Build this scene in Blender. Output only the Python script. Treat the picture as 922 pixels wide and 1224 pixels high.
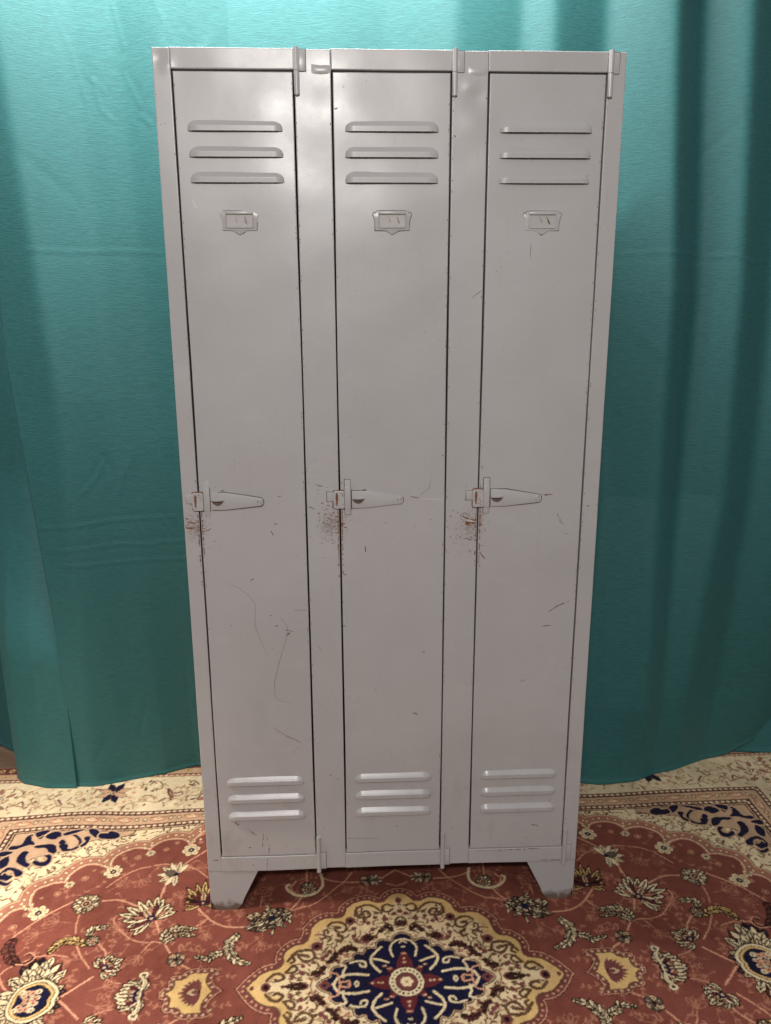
import bpy, bmesh, math, random
import numpy as np
from mathutils import Vector, Matrix

for o in list(bpy.data.objects):
    bpy.data.objects.remove(o, do_unlink=True)
SC = bpy.context.scene
COL = SC.collection
R = math.radians
rnd = random.Random(7)

# ------------------------------------------------------------------ camera
cam_d = bpy.data.cameras.new('camera')
cam = bpy.data.objects.new('camera', cam_d); COL.objects.link(cam)
cam_d.sensor_fit = 'HORIZONTAL'; cam_d.sensor_width = 36.0; cam_d.lens = 35.91
cam_d.clip_start = 0.02; cam_d.clip_end = 60
cr = Vector((0.99905575, -0.04326518, -0.00396699))
cu = Vector((0.01426655, 0.24044489, 0.97055794))
cf = Vector((0.04103752, 0.96969809, -0.24083509))
cu = (cu - cr*cu.dot(cr)).normalized(); cf = cu.cross(cr).normalized()
cam.matrix_world = Matrix(((cr.x, cu.x, -cf.x, -0.0847), (cr.y, cu.y, -cf.y, -1.6173), (cr.z, cu.z, -cf.z, 1.4055), (0, 0, 0, 1)))
SC.camera = cam

# ------------------------------------------------------------------ world and lamps
W = bpy.data.worlds.new('World'); SC.world = W; W.use_nodes = True
bg = W.node_tree.nodes['Background']
bg.inputs[0].default_value = (1.0, 0.975, 0.955, 1); bg.inputs[1].default_value = 1.0
wn = W.node_tree; tcw = wn.nodes.new('ShaderNodeTexCoord'); spw = wn.nodes.new('ShaderNodeSeparateXYZ'); mrw = wn.nodes.new('ShaderNodeMapRange')   # dim room: paler ceiling, dark low down
wn.links.new(tcw.outputs['Generated'], spw.inputs[0]); wn.links.new(spw.outputs[2], mrw.inputs[0])
mrw.inputs[1].default_value = -.05; mrw.inputs[2].default_value = .75; mrw.inputs[3].default_value = .15; mrw.inputs[4].default_value = .45
wn.links.new(mrw.outputs[0], bg.inputs[1])
def area(name, loc, aim, sx, sy, power, color, spread=180):
    l = bpy.data.lights.new(name, 'AREA'); l.shape = 'RECTANGLE'; l.size = sx; l.size_y = sy
    l.energy = power; l.color = color; l.spread = R(spread)
    o = bpy.data.objects.new(name, l); COL.objects.link(o); o.location = loc
    o.rotation_euler = (Vector(aim) - Vector(loc)).to_track_quat('-Z', 'Y').to_euler()
    return o
area('ceiling_lamp', (-0.30, -2.60, 2.46), (-0.1, 0.3, 1.4), 0.34, 0.16, 47, (1.0, 0.955, 0.915))
area('curtain_lamp', (-0.42, 0.09, 2.66), (-0.42, 0.56, 2.06), 1.6, 0.10, 55, (1.0, 0.99, 0.97))
area('left_lamp', (-1.70, -0.35, 2.2), (-1.0, -0.12, 0.0), 0.25, 0.25, 7, (1.0, 0.91, 0.80), 46)
SC.render.engine = 'CYCLES'
SC.view_settings.view_transform = 'Standard'; SC.view_settings.look = 'None'
SC.view_settings.exposure = 0.0; SC.view_settings.gamma = 1.0

# ------------------------------------------------------------------ helpers
def mat(name):
    m = bpy.data.materials.new(name); m.use_nodes = True
    nt = m.node_tree; return m, nt, nt.nodes['Principled BSDF']
def node(nt, t, **kw):
    n = nt.nodes.new(t)
    for k, v in kw.items(): setattr(n, k, v)
    return n
def mathn(nt, op, a, b=None, c=None, clamp=False):
    n = node(nt, 'ShaderNodeMath', operation=op, use_clamp=clamp)
    for i, v in enumerate((a, b, c)):
        if v is None: continue
        if isinstance(v, (int, float)): n.inputs[i].default_value = v
        else: nt.links.new(v, n.inputs[i])
    return n.outputs[0]
def noise(nt, vec, scale, detail=3, rough=.5, sc=None):
    if sc is not None:
        mp = node(nt, 'ShaderNodeMapping'); nt.links.new(vec, mp.inputs[0]); mp.inputs['Scale'].default_value = sc; vec = mp.outputs[0]
    n = node(nt, 'ShaderNodeTexNoise'); n.inputs['Scale'].default_value = scale
    n.inputs['Detail'].default_value = detail; n.inputs['Roughness'].default_value = rough
    nt.links.new(vec, n.inputs['Vector']); return n.outputs['Fac']
def mix(nt, fac, a, b):
    n = node(nt, 'ShaderNodeMix', data_type='RGBA')
    for s, v in ((n.inputs[0], fac), (n.inputs[6], a), (n.inputs[7], b)):
        if isinstance(v, (int, float)): s.default_value = v
        elif isinstance(v, tuple): s.default_value = (*v, 1) if len(v) == 3 else v
        else: nt.links.new(v, s)
    return n.outputs[2]
def ramp(nt, fac, a, b):
    n = node(nt, 'ShaderNodeMapRange'); nt.links.new(fac, n.inputs[0])
    n.inputs[1].default_value = a; n.inputs[2].default_value = b; n.inputs[3].default_value = 0; n.inputs[4].default_value = 1
    return n.outputs[0]
def bump(nt, h, strength, dist, prev=None):
    b = node(nt, 'ShaderNodeBump'); b.inputs['Strength'].default_value = strength; b.inputs['Distance'].default_value = dist
    nt.links.new(h, b.inputs['Height'])
    if prev is not None: nt.links.new(prev, b.inputs['Normal'])
    return b.outputs[0]

def mesh_obj(name, V, F, mats, parent=None, smooth=False, midx=None, loc=None):
    me = bpy.data.meshes.new(name); me.from_pydata([tuple(v) for v in V], [], F)
    for m in (mats if isinstance(mats, (list, tuple)) else [mats]): me.materials.append(m)
    if midx is not None: me.polygons.foreach_set('material_index', midx)
    me.polygons.foreach_set('use_smooth', [smooth]*len(me.polygons))
    me.update()
    o = bpy.data.objects.new(name, me); COL.objects.link(o)
    if parent is not None: o.parent = parent
    if loc is not None: o.location = loc
    return o
def grid_obj(name, P, m, parent=None, attr=None):
    """P: (rows, cols, 3) array -> one smooth grid mesh, fast path"""
    r, c, _ = P.shape
    i = np.arange(r*c).reshape(r, c)
    q = np.stack([i[:-1, :-1], i[:-1, 1:], i[1:, 1:], i[1:, :-1]], -1).reshape(-1, 4)
    me = bpy.data.meshes.new(name)
    me.vertices.add(r*c); me.vertices.foreach_set('co', P.reshape(-1).astype(np.float32))
    n = len(q); me.loops.add(n*4); me.loops.foreach_set('vertex_index', q.reshape(-1).astype(np.int32))
    me.polygons.add(n); me.polygons.foreach_set('loop_start', np.arange(0, n*4, 4, dtype=np.int32))
    me.polygons.foreach_set('loop_total', np.full(n, 4, np.int32))
    me.polygons.foreach_set('use_smooth', np.ones(n, bool))
    me.update(calc_edges=True); me.materials.append(m)
    if attr is not None:
        a = me.color_attributes.new('pattern', 'FLOAT_COLOR', 'POINT')
        a.data.foreach_set('color', attr.reshape(-1).astype(np.float32))
    o = bpy.data.objects.new(name, me); COL.objects.link(o)
    if parent is not None: o.parent = parent
    return o
def tag(o, label=None, cat=None, group=None, kind=None):
    if label: o['label'] = label
    if cat: o['category'] = cat
    if group: o['group'] = group
    if kind: o['kind'] = kind
    return o

class MB:
    def __init__(s): s.V = []; s.F = []; s.M = []
    def add(s, V, F, m=0):
        k = len(s.V); s.V += [tuple(v) for v in V]; s.F += [tuple(i+k for i in f) for f in F]; s.M += [m]*len(F)
    def box(s, x0, x1, y0, y1, z0, z1, b=0.0, m=0):
        if b <= 0:
            V = [(x, y, z) for x in (x0, x1) for y in (y0, y1) for z in (z0, z1)]
            s.add(V, [(0,1,3,2),(4,6,7,5),(0,4,5,1),(2,3,7,6),(0,2,6,4),(1,5,7,3)], m); return
        bm = bmesh.new(); bmesh.ops.create_cube(bm, size=1)
        for v in bm.verts: v.co = Vector(((x0+x1)/2+v.co.x*(x1-x0), (y0+y1)/2+v.co.y*(y1-y0), (z0+z1)/2+v.co.z*(z1-z0)))
        bmesh.ops.bevel(bm, geom=bm.edges[:], offset=b, segments=2, profile=.5, affect='EDGES')
        s.frombm(bm, m)
    def frombm(s, bm, m=0):
        bm.verts.index_update()
        s.add([v.co[:] for v in bm.verts], [[v.index for v in f.verts] for f in bm.faces], m); bm.free()
    def prism(s, pts, y0, y1, b=0.0, m=0):
        """outline (x,z) between y0 (front) and y1 (back)"""
        bm = bmesh.new(); vs = [bm.verts.new((p[0], y1, p[1])) for p in pts]
        f = bm.faces.new(vs); bmesh.ops.recalc_face_normals(bm, faces=[f])
        r = bmesh.ops.extrude_face_region(bm, geom=[f])
        fr = [v for v in r['geom'] if isinstance(v, bmesh.types.BMVert)]
        for v in fr: v.co.y = y0
        bmesh.ops.recalc_face_normals(bm, faces=bm.faces[:])
        if b > 0:
            ed = [e for e in bm.edges if all(abs(v.co.y-y0) < 1e-7 for v in e.verts)]
            bmesh.ops.bevel(bm, geom=ed, offset=b, segments=2, profile=.5, affect='EDGES')
        s.frombm(bm, m)
    def tube(s, pts, r, n=10, closed=False, m=0, cap=True):
        pts = [Vector(p) for p in pts]; k = len(pts); rings = []
        for i, p in enumerate(pts):
            a = pts[(i-1) % k] if (closed or i) else p; b = pts[(i+1) % k] if (closed or i < k-1) else p
            t = (b-a).normalized(); u = t.cross(Vector((0, 1, 0)))
            if u.length < 1e-3: u = t.cross(Vector((1, 0, 0)))
            u.normalize(); w = t.cross(u)
            rings.append([p+u*(r*math.cos(2*math.pi*j/n))+w*(r*math.sin(2*math.pi*j/n)) for j in range(n)])
        V = [v for g in rings for v in g]; F = []
        for i in range(k if closed else k-1):
            for j in range(n):
                a = i*n+j; b = i*n+(j+1) % n; c = ((i+1) % k)*n+(j+1) % n; d = ((i+1) % k)*n+j
                F.append((a, b, c, d))
        if cap and not closed: F += [tuple(range(n)), tuple(range((k-1)*n, k*n))[::-1]]
        s.add(V, F, m)
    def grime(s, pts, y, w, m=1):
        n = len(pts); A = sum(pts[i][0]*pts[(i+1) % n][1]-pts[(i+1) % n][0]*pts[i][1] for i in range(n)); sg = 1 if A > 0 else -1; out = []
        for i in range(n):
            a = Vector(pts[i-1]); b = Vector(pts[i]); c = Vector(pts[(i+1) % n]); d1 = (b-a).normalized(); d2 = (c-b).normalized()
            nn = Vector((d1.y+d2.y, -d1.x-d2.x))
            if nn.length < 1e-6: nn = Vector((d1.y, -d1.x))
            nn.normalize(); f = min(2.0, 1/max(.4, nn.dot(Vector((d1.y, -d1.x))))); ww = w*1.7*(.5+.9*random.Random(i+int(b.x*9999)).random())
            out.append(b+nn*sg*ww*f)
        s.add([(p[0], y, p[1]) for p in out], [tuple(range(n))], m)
    def build(s, name, mats, parent=None, smooth=False):
        return mesh_obj(name, s.V, s.F, mats, parent, smooth, s.M)
def autosmooth(o, ang=40):
    me = o.data
    me.polygons.foreach_set('use_smooth', [True]*len(me.polygons))
    bm = bmesh.new(); bm.from_mesh(me); bmesh.ops.recalc_face_normals(bm, faces=bm.faces[:])
    for e in bm.edges:
        e.smooth = not (len(e.link_faces) != 2 or e.calc_face_angle(0) > R(ang))
    bm.to_mesh(me); bm.free()
    return o

# ------------------------------------------------------------------ materials
def paint_material(name, base, rough=.29, dirt=1.0):
    m, nt, p = mat(name)
    tc = node(nt, 'ShaderNodeTexCoord'); co = tc.outputs['Object']
    gm = node(nt, 'ShaderNodeNewGeometry'); wp = gm.outputs['Position']
    sep = node(nt, 'ShaderNodeSeparateXYZ'); nt.links.new(wp, sep.inputs[0]); z = sep.outputs[2]
    n1 = noise(nt, wp, 3.0, 4, .6)
    c = mix(nt, mathn(nt, 'MULTIPLY', ramp(nt, n1, .3, .7), .75), base, tuple(v*f for v, f in zip(base, (.86, .86, .84))))
    # tiny chips, commoner near the bottom
    v = node(nt, 'ShaderNodeTexVoronoi'); v.inputs['Scale'].default_value = 62; nt.links.new(wp, v.inputs['Vector'])
    n2 = noise(nt, wp, 9.0, 3, .6); n3 = noise(nt, wp, 420, 2, .6)
    low = mathn(nt, 'MULTIPLY', mathn(nt, 'SUBTRACT', 1.0, ramp(nt, z, .0, .9)), .05)
    rad = mathn(nt, 'ADD', mathn(nt, 'MULTIPLY', mathn(nt, 'SUBTRACT', n2, .60), .55), low)
    spot = mathn(nt, 'LESS_THAN', mathn(nt, 'ADD', v.outputs['Distance'], mathn(nt, 'MULTIPLY', mathn(nt, 'SUBTRACT', n3, .5), .12)), rad)
    c = mix(nt, mathn(nt, 'MULTIPLY', spot, .75*dirt), c, (.085, .052, .035))
    # grubby greenish patches
    n4 = noise(nt, wp, 14, 5, .65, (1, 1, .6))
    grub = mathn(nt, 'MULTIPLY', ramp(nt, n4, .56, .78), mathn(nt, 'SUBTRACT', 1.0, ramp(nt, z, .05, .75)))
    c = mix(nt, mathn(nt, 'MULTIPLY', grub, .38*dirt), c, (.16, .125, .085))
    # rust bloom and rubbed paint round the three latches
    tot = None
    for lx in (-.425, -.135, .170, -.118, .190):
        vs = node(nt, 'ShaderNodeVectorMath', operation='SUBTRACT'); nt.links.new(wp, vs.inputs[0]); vs.inputs[1].default_value = (lx, 0, .985 if lx in (-.118, .190) else .975)
        vm_ = node(nt, 'ShaderNodeVectorMath', operation='MULTIPLY'); nt.links.new(vs.outputs[0], vm_.inputs[0]); vm_.inputs[1].default_value = (1/.045, 0, 1/.055) if lx not in (-.118, .190) else (1/.010, 0, 1/.075)
        ln = node(nt, 'ShaderNodeVectorMath', operation='LENGTH'); nt.links.new(vm_.outputs[0], ln.inputs[0])
        g1 = mathn(nt, 'SUBTRACT', 1.0, ln.outputs['Value'], clamp=True); tot = g1 if tot is None else mathn(nt, 'MAXIMUM', tot, g1)
    n6 = noise(nt, wp, 1.0, 5, .75, (190, 190, 300))
    rb = ramp(nt, mathn(nt, 'ADD', n6, mathn(nt, 'MULTIPLY', tot, .26)), .64, .74)
    c = mix(nt, mathn(nt, 'MULTIPLY', mathn(nt, 'MULTIPLY', rb, ramp(nt, tot, 0, .25)), .48), c, (.145, .07, .038))
    # faint vertical rubs and wiped streaks
    n7 = noise(nt, wp, 1.0, 3, .6, (120, 120, 5))
    c = mix(nt, mathn(nt, 'MULTIPLY', ramp(nt, n7, .60, .78), .16), c, tuple(v*.62 for v in base))
    n8 = noise(nt, wp, 1.0, 4, .7, (9, 9, 22))
    c = mix(nt, mathn(nt, 'MULTIPLY', ramp(nt, n8, .58, .80), .22), c, tuple(min(1, v*1.28) for v in base))
    # rusty mud on the very bottom of the feet
    n5 = noise(nt, wp, 55, 4, .7)
    ft = mathn(nt, 'SUBTRACT', 1.0, ramp(nt, mathn(nt, 'ADD', z, mathn(nt, 'MULTIPLY', mathn(nt, 'SUBTRACT', n5, .5), .045)), .010, .026))
    c = mix(nt, mathn(nt, 'MULTIPLY', ft, .85), c, (.10, .062, .036))
    nt.links.new(c, p.inputs['Base Color'])
    ro = mathn(nt, 'ADD', mathn(nt, 'MULTIPLY', noise(nt, wp, 5, 6, .7), .26), rough-.12)
    ro = mathn(nt, 'ADD', ro, mathn(nt, 'MULTIPLY', spot, .35))
    nt.links.new(ro, p.inputs['Roughness'])
    b1 = bump(nt, noise(nt, wp, 260, 2, .5), .05, .0006)
    b2 = bump(nt, noise(nt, wp, 13, 2, .4), .10, .005, b1)
    b3 = bump(nt, mathn(nt, 'SUBTRACT', 1.0, spot), .5, .0004, b2)
    nt.links.new(b3, p.inputs['Normal'])
    p.inputs['Specular IOR Level'].default_value = .42
    return m
PAINT = paint_material('grey_paint', (.438, .427, .434))
def simple(name, base, rough, nscale=60, amt=.5, dark=.6, metal=0):
    m, nt, p = mat(name); gm = node(nt, 'ShaderNodeNewGeometry'); wp = gm.outputs['Position']
    c = mix(nt, mathn(nt, 'MULTIPLY', ramp(nt, noise(nt, wp, nscale, 4, .65), .3, .7), amt), base, tuple(v*dark for v in base))
    nt.links.new(c, p.inputs['Base Color']); p.inputs['Roughness'].default_value = rough; p.inputs['Metallic'].default_value = metal
    nt.links.new(bump(nt, noise(nt, wp, nscale*4, 3, .6), .2, .001), p.inputs['Normal'])
    return m
RUST = simple('rust_marks', (.25, .105, .05), .85, 300, .9, .35)
SCUFF = simple('scuff_marks', (.235, .20, .18), .6, 300, .6, .75)
CHIP = simple('pale_chips', (.66, .62, .58), .5, 300, .4, .8)
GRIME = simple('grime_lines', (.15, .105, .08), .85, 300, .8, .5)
INSIDE = simple('dark_interior', (.035, .03, .028), .8, 20)
CARD = simple('slot_card', (.42, .40, .385), .5, 90, .6, .8)
def fabric(name, base):
    m, nt, p = mat(name)
    gm = node(nt, 'ShaderNodeNewGeometry'); wp = gm.outputs['Position']
    slub = noise(nt, wp, 1.0, 3, .65, (42, 42, 380))
    slub2 = noise(nt, wp, 1.0, 2, .6, (330, 330, 260))
    big = noise(nt, wp, 2.2, 3, .5)
    f = mathn(nt, 'ADD', mathn(nt, 'MULTIPLY', ramp(nt, slub, .28, .72), .65), mathn(nt, 'MULTIPLY', slub2, .35))
    c = mix(nt, f, tuple(v*.68 for v in base), tuple(min(1, v*1.28) for v in base))
    c = mix(nt, mathn(nt, 'MULTIPLY', big, .25), c, tuple(v*.8 for v in base))
    nt.links.new(c, p.inputs['Base Color'])
    p.inputs['Roughness'].default_value = .56
    p.inputs['Specular IOR Level'].default_value = .32
    p.inputs['Sheen Weight'].default_value = .06; p.inputs['Sheen Roughness'].default_value = .45
    p.inputs['Sheen Tint'].default_value = (.55, .95, .95, 1)
    b = bump(nt, slub, .55, .0012); b = bump(nt, slub2, .45, .0007, b)
    nt.links.new(b, p.inputs['Normal'])
    return m
TEAL = fabric('teal_curtain_fabric', (.028, .127, .129))

# ------------------------------------------------------------------ floor
m, nt, p = mat('floor_boards')
gm = node(nt, 'ShaderNodeNewGeometry')
c = mix(nt, ramp(nt, noise(nt, gm.outputs['Position'], 6, 5, .6, (1, 9, 1)), .3, .7), (.20, .12, .07), (.13, .075, .045))
nt.links.new(c, p.inputs['Base Color']); p.inputs['Roughness'].default_value = .6
fl = mesh_obj('floor', [(-5, -5, -.008), (5, -5, -.008), (5, 3, -.008), (-5, 3, -.008)], [(0, 1, 2, 3)], m)
tag(fl, kind='structure')

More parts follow.
